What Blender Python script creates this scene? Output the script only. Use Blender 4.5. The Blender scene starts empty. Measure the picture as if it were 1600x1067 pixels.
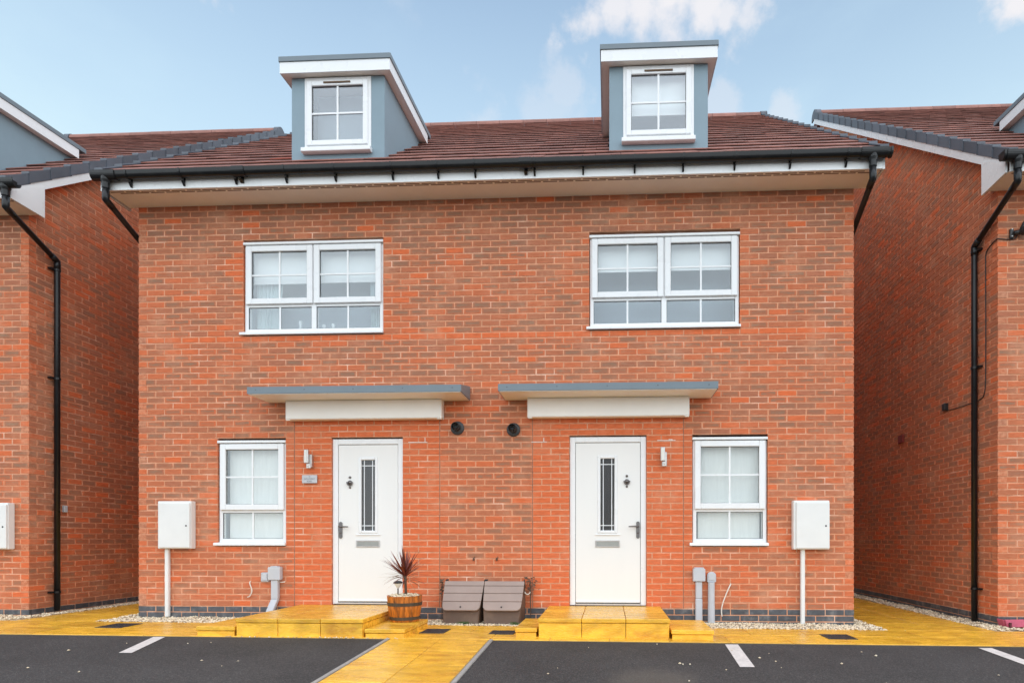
import bpy, bmesh, math, random
from mathutils import Vector, Matrix
import mathutils.noise as mn

random.seed(7)
R = random.Random(11)
PI = math.pi
S = bpy.context.scene
C = S.collection

# ------------------------------------------------------------------ camera, world, sun, exposure
F_PX, CX, CY = 950.0, 906.7, 841.0
YAW = math.atan((952 - CX) / F_PX)
CAM = Vector((0.0, -7.4, 1.02))
cam_d = bpy.data.cameras.new('camera')
cam = bpy.data.objects.new('camera', cam_d)
C.objects.link(cam)
cam.location = CAM
cam.rotation_euler = (PI / 2, 0, YAW)
cam_d.sensor_width = 36.0
cam_d.lens = 36.0 * F_PX / 1600.0
cam_d.shift_x = (800 - CX) / 1600.0
cam_d.shift_y = (CY - 533.5) / 1600.0
cam_d.clip_start = 0.05
cam_d.clip_end = 600
S.camera = cam

S.view_settings.view_transform = 'Standard'
S.view_settings.look = 'None'
S.view_settings.gamma = 1.0
S.view_settings.use_curve_mapping = False
S.view_settings.exposure = 0.93

SUN_EL, SUN_AZ = math.radians(32), math.radians(154)      # azimuth clockwise from +Y
SUN_DIR = Vector((math.sin(SUN_AZ) * math.cos(SUN_EL), math.cos(SUN_AZ) * math.cos(SUN_EL), math.sin(SUN_EL)))
sun_d = bpy.data.lights.new('sun', 'SUN')
sun_d.energy = 2.05
sun_d.angle = math.radians(172)
sun_d.color = (1.0, 0.99, 0.975)
sun = bpy.data.objects.new('sun', sun_d)
C.objects.link(sun)
sun.location = (8, -12, 10)
sun.rotation_euler = SUN_DIR.to_track_quat('Z', 'Y').to_euler()


def pixdir(u, v):
    t = (u - CX) / F_PX
    d = Vector((-math.sin(YAW) + t * math.cos(YAW), math.cos(YAW) + t * math.sin(YAW), -(v - CY) / F_PX))
    return d.normalized()


def build_world():
    w = bpy.data.worlds.new('World')
    S.world = w
    w.use_nodes = True
    nt = w.node_tree
    nt.nodes.clear()
    N = nt.nodes.new
    L = nt.links.new
    out = N('ShaderNodeOutputWorld')
    bg = N('ShaderNodeBackground')
    bg.inputs['Strength'].default_value = 0.128
    L(bg.outputs[0], out.inputs['Surface'])
    sky = N('ShaderNodeTexSky')
    sky.sky_type = 'NISHITA'
    sky.sun_disc = False
    sky.sun_elevation = SUN_EL
    sky.sun_rotation = SUN_AZ
    sky.air_density = 1.0
    sky.dust_density = 0.5
    sky.ozone_density = 2.0
    tc = N('ShaderNodeTexCoord')
    sep = N('ShaderNodeSeparateXYZ')
    L(tc.outputs['Generated'], sep.inputs[0])
    # thin high veil over the whole sky, denser towards the horizon
    veil = N('ShaderNodeMapRange')
    veil.inputs['From Min'].default_value = 0.45
    veil.inputs['From Max'].default_value = 0.70
    veil.inputs['To Min'].default_value = 0.9
    veil.inputs['To Max'].default_value = 0.30
    L(sep.outputs['Z'], veil.inputs['Value'])
    mp = N('ShaderNodeMapping')
    mp.inputs['Scale'].default_value = (1.0, 1.0, 2.2)
    L(tc.outputs['Generated'], mp.inputs['Vector'])
    nz = N('ShaderNodeTexNoise')
    nz.inputs['Scale'].default_value = 2.6
    nz.inputs['Detail'].default_value = 7
    nz.inputs['Roughness'].default_value = 0.55
    L(mp.outputs[0], nz.inputs['Vector'])
    wis = N('ShaderNodeMapRange')
    wis.interpolation_type = 'SMOOTHSTEP'
    wis.inputs['From Min'].default_value = 0.46
    wis.inputs['From Max'].default_value = 0.74
    wis.inputs['To Min'].default_value = 0.0
    wis.inputs['To Max'].default_value = 0.16
    L(nz.outputs['Fac'], wis.inputs['Value'])
    # puffy clouds standing in the directions the photograph shows them
    nz2 = N('ShaderNodeTexNoise')
    nz2.inputs['Scale'].default_value = 11
    nz2.inputs['Detail'].default_value = 9
    nz2.inputs['Roughness'].default_value = 0.58
    L(tc.outputs['Generated'], nz2.inputs['Vector'])
    jit = N('ShaderNodeMapRange')
    jit.inputs['From Min'].default_value = 0.25
    jit.inputs['From Max'].default_value = 0.75
    jit.inputs['To Min'].default_value = -0.038
    jit.inputs['To Max'].default_value = 0.038
    L(nz2.outputs['Fac'], jit.inputs['Value'])
    total = None
    for (u, v, rad, amt) in ((960, 8, .048, .9), (1005, 0, .055, .95), (1050, -4, .060, 1), (1100, 8, .052, .95), (1140, 20, .040, .85), (925, 26, .040, .85), (1165, 34, .042, .75),
                             (1590, 5, .042, 1), (1572, 30, .030, .6), (335, -6, .036, .75), (885, 140, .036, .3), (870, 185, .050, .25),
                             (745, 195, .036, .3), (1130, 178, .035, .35), (1215, 185, .032, .4), (930, 88, .026, .45),
                             (1950, 60, .12, .9), (-600, 60, .14, .8), (600, -260, .13, .9)):
        d = pixdir(u, v)
        dist = N('ShaderNodeVectorMath')
        dist.operation = 'DISTANCE'
        L(tc.outputs['Generated'], dist.inputs[0])
        dist.inputs[1].default_value = d
        add = N('ShaderNodeMath')
        add.operation = 'ADD'
        L(dist.outputs['Value'], add.inputs[0])
        L(jit.outputs[0], add.inputs[1])
        m = N('ShaderNodeMapRange')
        m.interpolation_type = 'SMOOTHSTEP'
        m.inputs['From Min'].default_value = rad * 1.05
        m.inputs['From Max'].default_value = rad * 0.35
        m.inputs['To Min'].default_value = 0.0
        m.inputs['To Max'].default_value = amt
        L(add.outputs[0], m.inputs['Value'])
        if total is None:
            total = m.outputs[0]
        else:
            mx = N('ShaderNodeMath')
            mx.operation = 'MAXIMUM'
            L(total, mx.inputs[0])
            L(m.outputs[0], mx.inputs[1])
            total = mx.outputs[0]
    c1 = N('ShaderNodeMath')
    c1.operation = 'ADD'
    c1.use_clamp = True
    L(veil.outputs[0], c1.inputs[0])
    L(wis.outputs[0], c1.inputs[1])
    mixv = N('ShaderNodeMix')
    mixv.data_type = 'RGBA'
    L(c1.outputs[0], mixv.inputs[0])
    L(sky.outputs[0], mixv.inputs[6])
    mixv.inputs[7].default_value = (2.75, 3.62, 4.1, 1)
    mixc = N('ShaderNodeMix')
    mixc.data_type = 'RGBA'
    L(total, mixc.inputs[0])
    L(mixv.outputs[2], mixc.inputs[6])
    mixc.inputs[7].default_value = (3.7, 3.66, 3.8, 1)
    L(mixc.outputs[2], bg.inputs['Color'])


build_world()

# ------------------------------------------------------------------ helpers
WLOC = {}


def wl(o):
    return WLOC.get(o.name, Vector((0, 0, 0))) if o is not None else Vector((0, 0, 0))


def thing(name, label, cat, loc=(0, 0, 0), group=None):
    o = bpy.data.objects.new(name, None)
    o.empty_display_size = 0.2
    C.objects.link(o)
    o.location = loc
    o['label'] = label
    o['category'] = cat
    if group:
        o['group'] = group
    WLOC[o.name] = Vector(loc)
    return o


def tag(o, label, cat, group=None):
    o['label'] = label
    o['category'] = cat
    if group:
        o['group'] = group
    return o


class MB:
    """collects shapes in world coordinates and links them as one mesh object"""

    def __init__(self):
        self.v = []
        self.f = []

    def quadf(self, pts):
        b = len(self.v)
        self.v += [tuple(p) for p in pts]
        self.f.append(tuple(range(b, b + len(pts))))
        return self

    def box(self, x0, x1, y0, y1, z0, z1):
        b = len(self.v)
        self.v += [(x0, y0, z0), (x1, y0, z0), (x1, y1, z0), (x0, y1, z0), (x0, y0, z1), (x1, y0, z1), (x1, y1, z1), (x0, y1, z1)]
        self.f += [tuple(b + i for i in q) for q in ((3, 2, 1, 0), (4, 5, 6, 7), (0, 1, 5, 4), (1, 2, 6, 5), (2, 3, 7, 6), (3, 0, 4, 7))]
        return self

    def hexa(self, p):
        """eight corners: bottom ring then top ring"""
        b = len(self.v)
        self.v += [tuple(q) for q in p]
        self.f += [tuple(b + i for i in q) for q in ((3, 2, 1, 0), (4, 5, 6, 7), (0, 1, 5, 4), (1, 2, 6, 5), (2, 3, 7, 6), (3, 0, 4, 7))]
        return self

    def prism(self, poly, axis, a0, a1):
        """poly in the two other axes (order xyz without axis), extruded along axis"""
        n = len(poly)
        b = len(self.v)
        for a in (a0, a1):
            for (p, q) in poly:
                self.v.append({'x': (a, p, q), 'y': (p, a, q), 'z': (p, q, a)}[axis])
        self.f.append(tuple(b + i for i in range(n)))
        self.f.append(tuple(b + n + i for i in reversed(range(n))))
        for i in range(n):
            j = (i + 1) % n
            self.f.append((b + i, b + n + i, b + n + j, b + j))
        return self

    def tube(self, pts, r, n=10, cap=True):
        pts = [Vector(p) for p in pts]
        rs = r if isinstance(r, (list, tuple)) else [r] * len(pts)
        b = len(self.v)
        up = None
        for i, p in enumerate(pts):
            if i == 0:
                t = pts[1] - pts[0]
            elif i == len(pts) - 1:
                t = pts[-1] - pts[-2]
            else:
                t = (pts[i] - pts[i - 1]).normalized() + (pts[i + 1] - pts[i]).normalized()
            t.normalize()
            if up is None:
                up = Vector((0, 0, 1)) if abs(t.z) < 0.9 else Vector((0, 1, 0))
            a = up - t * up.dot(t)
            a.normalize()
            up = a
            c = t.cross(a)
            for k in range(n):
                an = 2 * PI * k / n
                self.v.append(tuple(p + (a * math.cos(an) + c * math.sin(an)) * rs[i]))
        for i in range(len(pts) - 1):
            for k in range(n):
                k2 = (k + 1) % n
                self.f.append((b + i * n + k, b + i * n + k2, b + (i + 1) * n + k2, b + (i + 1) * n + k))
        if cap:
            self.f.append(tuple(b + k for k in reversed(range(n))))
            self.f.append(tuple(b + (len(pts) - 1) * n + k for k in range(n)))
        return self

    def lathe(self, prof, cx, cy, n=24, axis='z', c3=0.0):
        """prof: (radius, height) pairs; axis z at (cx,cy), or axis y at (cx, z=cy) with c3 added to y"""
        b = len(self.v)
        for (r, h) in prof:
            for k in range(n):
                a = 2 * PI * k / n
                if axis == 'z':
                    self.v.append((cx + r * math.cos(a), cy + r * math.sin(a), h))
                else:
                    self.v.append((cx + r * math.cos(a), c3 + h, cy + r * math.sin(a)))
        for i in range(len(prof) - 1):
            for k in range(n):
                k2 = (k + 1) % n
                q = (b + i * n + k, b + i * n + k2, b + (i + 1) * n + k2, b + (i + 1) * n + k)
                self.f.append(q if axis == 'z' else q[::-1])
        return self

    def build(self, name, mat, parent=None, bevel=0.0, smooth=False, kind=None, label=None, seg=1):
        off = wl(parent)
        me = bpy.data.meshes.new(name)
        me.from_pydata([(x - off.x, y - off.y, z - off.z) for (x, y, z) in self.v], [], self.f)
        if bevel > 0:
            bm = bmesh.new()
            bm.from_mesh(me)
            bmesh.ops.remove_doubles(bm, verts=bm.verts, dist=1e-6)
            ed = [e for e in bm.edges if len(e.link_faces) == 2 and e.calc_face_angle(0) > 0.6]
            bmesh.ops.bevel(bm, geom=ed, offset=bevel, segments=seg, affect='EDGES', profile=0.6)
            bm.to_mesh(me)
            bm.free()
        me.materials.append(mat)
        if smooth:
            me.polygons.foreach_set('use_smooth', [True] * len(me.polygons))
        o = bpy.data.objects.new(name, me)
        C.objects.link(o)
        if parent is not None:
            o.parent = parent
        WLOC[o.name] = off.copy()
        if kind:
            o['kind'] = kind
        if label:
            o['label'] = label
        return o


def smooth_by_angle(o, ang=40):
    me = o.data
    me.polygons.foreach_set('use_smooth', [True] * len(me.polygons))
    bm = bmesh.new()
    bm.from_mesh(me)
    for e in bm.edges:
        if len(e.link_faces) != 2 or e.calc_face_angle(0) > math.radians(ang):
            e.smooth = False
    bm.to_mesh(me)
    bm.free()
    return o


# ------------------------------------------------------------------ materials
def srgb(r, g, b):
    return tuple(((c / 255) / 12.92 if c / 255 <= 0.04045 else ((c / 255 + 0.055) / 1.055) ** 2.4) for c in (r, g, b))


def mat(name, col, rough=0.5, var=0.12, scale=6.0, bump=0.0, bscale=60.0, metal=0.0, spec=0.5, dirt=None, stretch=(1, 1, 1), per_object=0.0):
    m = bpy.data.materials.new(name)
    m.use_nodes = True
    nt = m.node_tree
    b = nt.nodes['Principled BSDF']
    b.inputs['Roughness'].default_value = rough
    b.inputs['Metallic'].default_value = metal
    b.inputs['Specular IOR Level'].default_value = spec
    N, L = nt.nodes.new, nt.links.new
    geo = N('ShaderNodeNewGeometry')
    mp = N('ShaderNodeMapping')
    mp.inputs['Scale'].default_value = stretch
    L(geo.outputs['Position'], mp.inputs['Vector'])
    nz = N('ShaderNodeTexNoise')
    nz.inputs['Scale'].default_value = scale
    nz.inputs['Detail'].default_value = 6
    nz.inputs['Roughness'].default_value = 0.6
    L(mp.outputs[0], nz.inputs['Vector'])
    mr = N('ShaderNodeMapRange')
    mr.inputs['From Min'].default_value = 0.25
    mr.inputs['From Max'].default_value = 0.75
    mr.inputs['To Min'].default_value = 1 - var
    mr.inputs['To Max'].default_value = 1 + var
    L(nz.outputs['Fac'], mr.inputs['Value'])
    fac = mr.outputs[0]
    if per_object:
        oi = N('ShaderNodeObjectInfo')
        m2 = N('ShaderNodeMapRange')
        m2.inputs['To Min'].default_value = 1 - per_object
        m2.inputs['To Max'].default_value = 1 + per_object
        L(oi.outputs['Random'], m2.inputs['Value'])
        mu = N('ShaderNodeMath')
        mu.operation = 'MULTIPLY'
        L(fac, mu.inputs[0])
        L(m2.outputs[0], mu.inputs[1])
        fac = mu.outputs[0]
    vm = N('ShaderNodeVectorMath')
    vm.operation = 'SCALE'
    vm.inputs[0].default_value = col
    L(fac, vm.inputs['Scale'])
    colout = vm.outputs[0]
    if dirt:
        dcol, amt, dscale = dirt
        n2 = N('ShaderNodeTexNoise')
        n2.inputs['Scale'].default_value = dscale
        n2.inputs['Detail'].default_value = 8
        n2.inputs['Roughness'].default_value = 0.65
        L(mp.outputs[0], n2.inputs['Vector'])
        r2 = N('ShaderNodeMapRange')
        r2.interpolation_type = 'SMOOTHSTEP'
        r2.inputs['From Min'].default_value = 0.48
        r2.inputs['From Max'].default_value = 0.75
        r2.inputs['To Max'].default_value = amt
        L(n2.outputs['Fac'], r2.inputs['Value'])
        mx = N('ShaderNodeMix')
        mx.data_type = 'RGBA'
        L(r2.outputs[0], mx.inputs[0])
        L(colout, mx.inputs[6])
        mx.inputs[7].default_value = (*dcol, 1)
        colout = mx.outputs[2]
    L(colout, b.inputs['Base Color'])
    rr = N('ShaderNodeMapRange')
    rr.inputs['To Min'].default_value = max(0.02, rough - 0.08)
    rr.inputs['To Max'].default_value = min(1, rough + 0.08)
    L(nz.outputs['Fac'], rr.inputs['Value'])
    L(rr.outputs[0], b.inputs['Roughness'])
    if bump:
        n3 = N('ShaderNodeTexNoise')
        n3.inputs['Scale'].default_value = bscale
        n3.inputs['Detail'].default_value = 5
        L(mp.outputs[0], n3.inputs['Vector'])
        bp = N('ShaderNodeBump')
        bp.inputs['Strength'].default_value = bump
        bp.inputs['Distance'].default_value = 0.01
        L(n3.outputs['Fac'], bp.inputs['Height'])
        L(bp.outputs[0], b.inputs['Normal'])
    return m


def brick_material():
    m = bpy.data.materials.new('brick_clay')
    m.use_nodes = True
    nt = m.node_tree
    b = nt.nodes['Principled BSDF']
    b.inputs['Roughness'].default_value = 0.88
    b.inputs['Specular IOR Level'].default_value = 0.25
    N, L = nt.nodes.new, nt.links.new

    def attr(name):
        a1 = N('ShaderNodeAttribute')
        a1.attribute_type = 'GEOMETRY'
        a1.attribute_name = name
        a2 = N('ShaderNodeAttribute')
        a2.attribute_type = 'OBJECT'
        a2.attribute_name = name
        ad = N('ShaderNodeMath')
        ad.operation = 'ADD'
        L(a1.outputs['Fac'], ad.inputs[0])
        L(a2.outputs['Fac'], ad.inputs[1])
        return ad.outputs[0]

    tone, smu = attr('tone'), attr('smudge')
    ramp = N('ShaderNodeValToRGB')
    el = ramp.color_ramp.elements
    el[0].position = 0.0
    el[0].color = (0.70, 0.150, 0.050, 1)
    el[1].position = 1.0
    el[1].color = (0.335, 0.142, 0.090, 1)
    for p, c in ((0.2, (0.64, 0.150, 0.056, 1)), (0.45, (0.505, 0.155, 0.073, 1)), (0.7, (0.425, 0.151, 0.083, 1))):
        e = el.new(p)
        e.color = c
    L(tone, ramp.inputs[0])
    geo = N('ShaderNodeNewGeometry')
    mp = N('ShaderNodeMapping')
    mp.inputs['Scale'].default_value = (9, 9, 75)
    L(geo.outputs['Position'], mp.inputs['Vector'])
    nz = N('ShaderNodeTexNoise')
    nz.inputs['Scale'].default_value = 1.0
    nz.inputs['Detail'].default_value = 6
    nz.inputs['Roughness'].default_value = 0.62
    L(mp.outputs[0], nz.inputs['Vector'])
    uv = N('ShaderNodeUVMap')
    uv.uv_map = 'UVMap'
    sp = N('ShaderNodeSeparateXYZ')
    L(uv.outputs[0], sp.inputs[0])

    def edge(sock, w):
        # 0 at the brick's edge, 1 inside
        p = N('ShaderNodeMath')
        p.operation = 'PINGPONG'
        L(sock, p.inputs[0])
        p.inputs[1].default_value = 0.5
        r = N('ShaderNodeMapRange')
        r.interpolation_type = 'SMOOTHSTEP'
        r.inputs['From Min'].default_value = 0.02
        r.inputs['From Max'].default_value = w
        L(p.outputs[0], r.inputs['Value'])
        return r.outputs[0]

    ex, ez = edge(sp.outputs['X'], 0.16), edge(sp.outputs['Y'], 0.30)
    mm = N('ShaderNodeMath')
    mm.operation = 'MULTIPLY'
    L(ex, mm.inputs[0])
    L(ez, mm.inputs[1])
    m2 = N('ShaderNodeMath')
    m2.operation = 'MULTIPLY'
    L(mm.outputs[0], m2.inputs[0])
    L(smu, m2.inputs[1])
    rn = N('ShaderNodeMapRange')
    rn.inputs['From Min'].default_value = 0.32
    rn.inputs['From Max'].default_value = 0.6
    L(nz.outputs['Fac'], rn.inputs['Value'])
    m3 = N('ShaderNodeMath')
    m3.operation = 'MULTIPLY'
    m3.use_clamp = True
    L(m2.outputs[0], m3.inputs[0])
    L(rn.outputs[0], m3.inputs[1])
    mx = N('ShaderNodeMix')
    mx.data_type = 'RGBA'
    L(m3.outputs[0], mx.inputs[0])
    L(ramp.outputs[0], mx.inputs[6])
    mx.inputs[7].default_value = (0.262, 0.150, 0.095, 1)
    # drag-wire grain
    mr = N('ShaderNodeMapRange')
    mr.inputs['From Min'].default_value = 0.25
    mr.inputs['From Max'].default_value = 0.75
    mr.inputs['To Min'].default_value = 0.74
    mr.inputs['To Max'].default_value = 1.24
    L(nz.outputs['Fac'], mr.inputs['Value'])
    vm = N('ShaderNodeVectorMath')
    vm.operation = 'SCALE'
    L(mx.outputs[2], vm.inputs[0])
    L(mr.outputs[0], vm.inputs['Scale'])
    # pale lime bloom in loose patches
    n4 = N('ShaderNodeTexNoise')
    n4.inputs['Scale'].default_value = 1.7
    n4.inputs['Detail'].default_value = 9
    n4.inputs['Roughness'].default_value = 0.72
    L(geo.outputs['Position'], n4.inputs['Vector'])
    r4 = N('ShaderNodeMapRange')
    r4.interpolation_type = 'SMOOTHSTEP'
    r4.inputs['From Min'].default_value = 0.46
    r4.inputs['From Max'].default_value = 0.78
    r4.inputs['To Max'].default_value = 0.62
    L(n4.outputs['Fac'], r4.inputs['Value'])
    mb = N('ShaderNodeMix')
    mb.data_type = 'RGBA'
    L(r4.outputs[0], mb.inputs[0])
    L(vm.outputs[0], mb.inputs[6])
    mb.inputs[7].default_value = (0.64, 0.34, 0.21, 1)
    # mortar smeared over the arrises
    e1, e2 = edge(sp.outputs['X'], 0.055), edge(sp.outputs['Y'], 0.17)
    em = N('ShaderNodeMath')
    em.operation = 'MINIMUM'
    L(e1, em.inputs[0])
    L(e2, em.inputs[1])
    n5 = N('ShaderNodeTexNoise')
    n5.inputs['Scale'].default_value = 26
    n5.inputs['Detail'].default_value = 5
    n5.inputs['Roughness'].default_value = 0.7
    L(geo.outputs['Position'], n5.inputs['Vector'])
    r5 = N('ShaderNodeMapRange')
    r5.inputs['From Min'].default_value = 0.42
    r5.inputs['From Max'].default_value = 0.66
    r5.inputs['To Max'].default_value = 0.55
    L(n5.outputs['Fac'], r5.inputs['Value'])
    iv = N('ShaderNodeMath')
    iv.operation = 'SUBTRACT'
    iv.inputs[0].default_value = 1.0
    L(em.outputs[0], iv.inputs[1])
    ms = N('ShaderNodeMath')
    ms.operation = 'MULTIPLY'
    ms.use_clamp = True
    L(iv.outputs[0], ms.inputs[0])
    L(r5.outputs[0], ms.inputs[1])
    mc = N('ShaderNodeMix')
    mc.data_type = 'RGBA'
    L(ms.outputs[0], mc.inputs[0])
    L(mb.outputs[2], mc.inputs[6])
    mc.inputs[7].default_value = (0.78, 0.40, 0.24, 1)
    L(mc.outputs[2], b.inputs['Base Color'])
    bp = N('ShaderNodeBump')
    bp.inputs['Strength'].default_value = 0.55
    bp.inputs['Distance'].default_value = 0.004
    L(nz.outputs['Fac'], bp.inputs['Height'])
    L(bp.outputs[0], b.inputs['Normal'])
    return m


def glass_material(name, refl=0.3, tint=(0.93, 0.945, 0.945)):
    m = bpy.data.materials.new(name)
    m.use_nodes = True
    nt = m.node_tree
    nt.nodes.clear()
    N, L = nt.nodes.new, nt.links.new
    out = N('ShaderNodeOutputMaterial')
    tr = N('ShaderNodeBsdfTransparent')
    tr.inputs[0].default_value = (*tint, 1)
    gl = N('ShaderNodeBsdfGlossy')
    gl.inputs['Roughness'].default_value = 0.015
    gl.inputs['Color'].default_value = (0.95, 0.97, 1, 1)
    geo = N('ShaderNodeNewGeometry')
    nz = N('ShaderNodeTexNoise')
    nz.inputs['Scale'].default_value = 1.3
    L(geo.outputs['Position'], nz.inputs['Vector'])
    bp = N('ShaderNodeBump')
    bp.inputs['Strength'].default_value = 0.06
    bp.inputs['Distance'].default_value = 0.05
    L(nz.outputs['Fac'], bp.inputs['Height'])
    L(bp.outputs[0], gl.inputs['Normal'])
    lw = N('ShaderNodeLayerWeight')
    lw.inputs[0].default_value = 0.35
    mr = N('ShaderNodeMapRange')
    mr.inputs['To Min'].default_value = refl
    mr.inputs['To Max'].default_value = min(1, refl + 0.40)
    L(lw.outputs['Facing'], mr.inputs['Value'])
    mx = N('ShaderNodeMixShader')
    L(mr.outputs[0], mx.inputs[0])
    L(tr.outputs[0], mx.inputs[1])
    L(gl.outputs[0], mx.inputs[2])
    L(mx.outputs[0], out.inputs['Surface'])
    return m


def tarmac_material():
    m = bpy.data.materials.new('tarmac')
    m.use_nodes = True
    nt = m.node_tree
    b = nt.nodes['Principled BSDF']
    b.inputs['Roughness'].default_value = 0.85
    b.inputs['Specular IOR Level'].default_value = 0.3
    N, L = nt.nodes.new, nt.links.new
    geo = N('ShaderNodeNewGeometry')
    v = N('ShaderNodeTexVoronoi')
    v.inputs['Scale'].default_value = 120
    L(geo.outputs['Position'], v.inputs['Vector'])
    sp = N('ShaderNodeSeparateColor')
    L(v.outputs['Color'], sp.inputs[0])
    rp = N('ShaderNodeValToRGB')
    e = rp.color_ramp.elements
    e[0].position, e[0].color = 0.0, (0.038, 0.035, 0.034, 1)
    e[1].position, e[1].color = 1.0, (0.100, 0.092, 0.086, 1)
    x = e.new(0.75)
    x.color = (0.058, 0.053, 0.051, 1)
    L(sp.outputs[0], rp.inputs[0])
    n1 = N('ShaderNodeTexNoise')
    n1.inputs['Scale'].default_value = 0.9
    n1.inputs['Detail'].default_value = 9
    n1.inputs['Roughness'].default_value = 0.65
    L(geo.outputs['Position'], n1.inputs['Vector'])
    r1 = N('ShaderNodeMapRange')
    r1.inputs['From Min'].default_value = 0.3
    r1.inputs['From Max'].default_value = 0.7
    r1.inputs['To Min'].default_value = 0.78
    r1.inputs['To Max'].default_value = 1.22
    L(n1.outputs['Fac'], r1.inputs['Value'])
    vm = N('ShaderNodeVectorMath')
    vm.operation = 'SCALE'
    L(rp.outputs[0], vm.inputs[0])
    L(r1.outputs[0], vm.inputs['Scale'])
    # dusty dried puddle mark
    d = N('ShaderNodeVectorMath')
    d.operation = 'DISTANCE'
    mp = N('ShaderNodeMapping')
    mp.inputs['Scale'].default_value = (1.0, 0.8, 0)
    L(geo.outputs['Position'], mp.inputs['Vector'])
    L(mp.outputs[0], d.inputs[0])
    d.inputs[1].default_value = (0.38, -2.72 * 0.8, 0)
    ad = N('ShaderNodeMath')
    ad.operation = 'MULTIPLY_ADD'
    L(n1.outputs['Fac'], ad.inputs[0])
    ad.inputs[1].default_value = 0.9
    L(d.outputs['Value'], ad.inputs[2])
    r3 = N('ShaderNodeMapRange')
    r3.interpolation_type = 'SMOOTHSTEP'
    r3.inputs['From Min'].default_value = 0.92
    r3.inputs['From Max'].default_value = 0.62
    r3.inputs['To Max'].default_value = 0.42
    L(ad.outputs[0], r3.inputs['Value'])
    mx = N('ShaderNodeMix')
    mx.data_type = 'RGBA'
    L(r3.outputs[0], mx.inputs[0])
    L(vm.outputs[0], mx.inputs[6])
    mx.inputs[7].default_value = (0.15, 0.125, 0.10, 1)
    L(mx.outputs[2], b.inputs['Base Color'])
    bp = N('ShaderNodeBump')
    bp.inputs['Strength'].default_value = 0.5
    bp.inputs['Distance'].default_value = 0.006
    L(v.outputs['Distance'], bp.inputs['Height'])
    L(bp.outputs[0], b.inputs['Normal'])
    return m


M = {}
M['brick'] = brick_material()
M['plinth'] = mat('engineering_brick', (0.072, 0.074, 0.082), 0.55, 0.35, 14, 0.3, 80, dirt=((0.30, 0.28, 0.26), 0.55, 7), per_object=0.15)
M['mortar'] = mat('mortar', (0.66, 0.315, 0.180), 0.95, 0.25, 7, 0.5, 160, dirt=((0.90, 0.62, 0.47), 0.85, 3.2))
M['sealant'] = mat('joint_sealant', (0.30, 0.135, 0.085), 0.9, 0.4, 20)
M['salt'] = mat('lime_smear', (0.74, 0.62, 0.55), 0.95, 0.15, 60, 0.4, 200)
M['upvc'] = mat('white_upvc', (0.80, 0.80, 0.80), 0.28, 0.025, 3)
M['soffit'] = mat('soffit_board', (0.88, 0.82, 0.74), 0.45, 0.05, 3)
M['slot'] = mat('vent_slot', (0.14, 0.085, 0.05), 0.8, 0.1)
M['canopy_grey'] = mat('grey_trim', srgb(110, 121, 128), 0.4, 0.06, 5)
M['canopy_white'] = mat('canopy_board', (0.88, 0.85, 0.80), 0.45, 0.05, 2.5)
M['dormer'] = mat('dormer_cladding', srgb(128, 147, 157), 0.55, 0.05, 4)
M['tile'] = mat('roof_tile', (0.245, 0.098, 0.074), 0.75, 0.30, 9, 0.3, 90, dirt=((0.42, 0.24, 0.19), 0.4, 5), per_object=0.22)
M['tile_new'] = mat('roof_tile_new', (0.36, 0.085, 0.05), 0.75, 0.2, 9, 0.3, 90)
M['ridge'] = mat('ridge_tile', (0.30, 0.135, 0.105), 0.75, 0.22, 7, 0.3, 90, per_object=0.15)
M['verge'] = mat('verge_cap', (0.092, 0.101, 0.122), 0.5, 0.15, 6, per_object=0.22)
M['gutter'] = mat('black_gutter', (0.010, 0.010, 0.011), 0.3, 0.2, 8, spec=0.35, dirt=((0.035, 0.032, 0.03), 0.3, 4))
M['glass'] = glass_material('window_glass', 0.06)
M['glass_ground'] = glass_material('window_glass_ground', 0.04)
M['glass_door'] = glass_material('door_glass', 0.02, (0.60, 0.58, 0.57))
M['blind'] = mat('roller_blind', (0.87, 0.88, 0.88), 0.8, 0.03, 2)
M['net'] = mat('net_curtain', (0.88, 0.87, 0.83), 0.9, 0.06, 5, stretch=(6, 6, 0.6))
M['room'] = mat('room_lining', (0.36, 0.425, 0.49), 0.9, 0.1, 2)
M['hall'] = mat('hall_lining', (0.26, 0.25, 0.25), 0.9, 0.1, 2)
M['door'] = mat('white_door', (0.80, 0.785, 0.76), 0.35, 0.025, 2, 0.06, 220, stretch=(1, 1, 0.12))
M['gap'] = mat('dark_seal', (0.03, 0.03, 0.032), 0.7, 0.1)
M['chrome'] = mat('brushed_steel', (0.17, 0.155, 0.15), 0.3, 0.1, 20, metal=0.9)
M['satin'] = mat('satin_steel', (0.55, 0.52, 0.50), 0.36, 0.1, 20, metal=0.75)
M['lead'] = mat('lead_came', (0.75, 0.76, 0.77), 0.4, 0.08, 20)
M['letter'] = mat('letterplate', (0.33, 0.33, 0.31), 0.4, 0.1, 12, metal=0.5)
M['lens'] = mat('lamp_lens', (0.72, 0.70, 0.64), 0.3, 0.05, 6)
M['plate'] = mat('plate_steel', (0.48, 0.47, 0.48), 0.4, 0.08, 9, metal=0.2)
M['ink'] = mat('plate_ink', (0.05, 0.06, 0.10), 0.6, 0.1)
M['slab'] = mat('yellow_slab', (0.85, 0.455, 0.040), 0.27, 0.28, 5.0, 0.4, 38, stretch=(1, 2.4, 2.4), dirt=((0.52, 0.21, 0.02), 0.85, 2.6), per_object=0.15)
M['joint'] = mat('paving_bed', (0.46, 0.29, 0.09), 0.95, 0.2, 9, 0.4, 90)
M['edging'] = mat('concrete_edging', (0.35, 0.32, 0.29), 0.9, 0.2, 12, 0.4, 110, per_object=0.1)
M['tarmac'] = tarmac_material()
M['line'] = mat('white_marking', (0.66, 0.60, 0.56), 0.8, 0.12, 24, 0.4, 160, dirt=((0.3, 0.27, 0.25), 0.45, 16))
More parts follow.
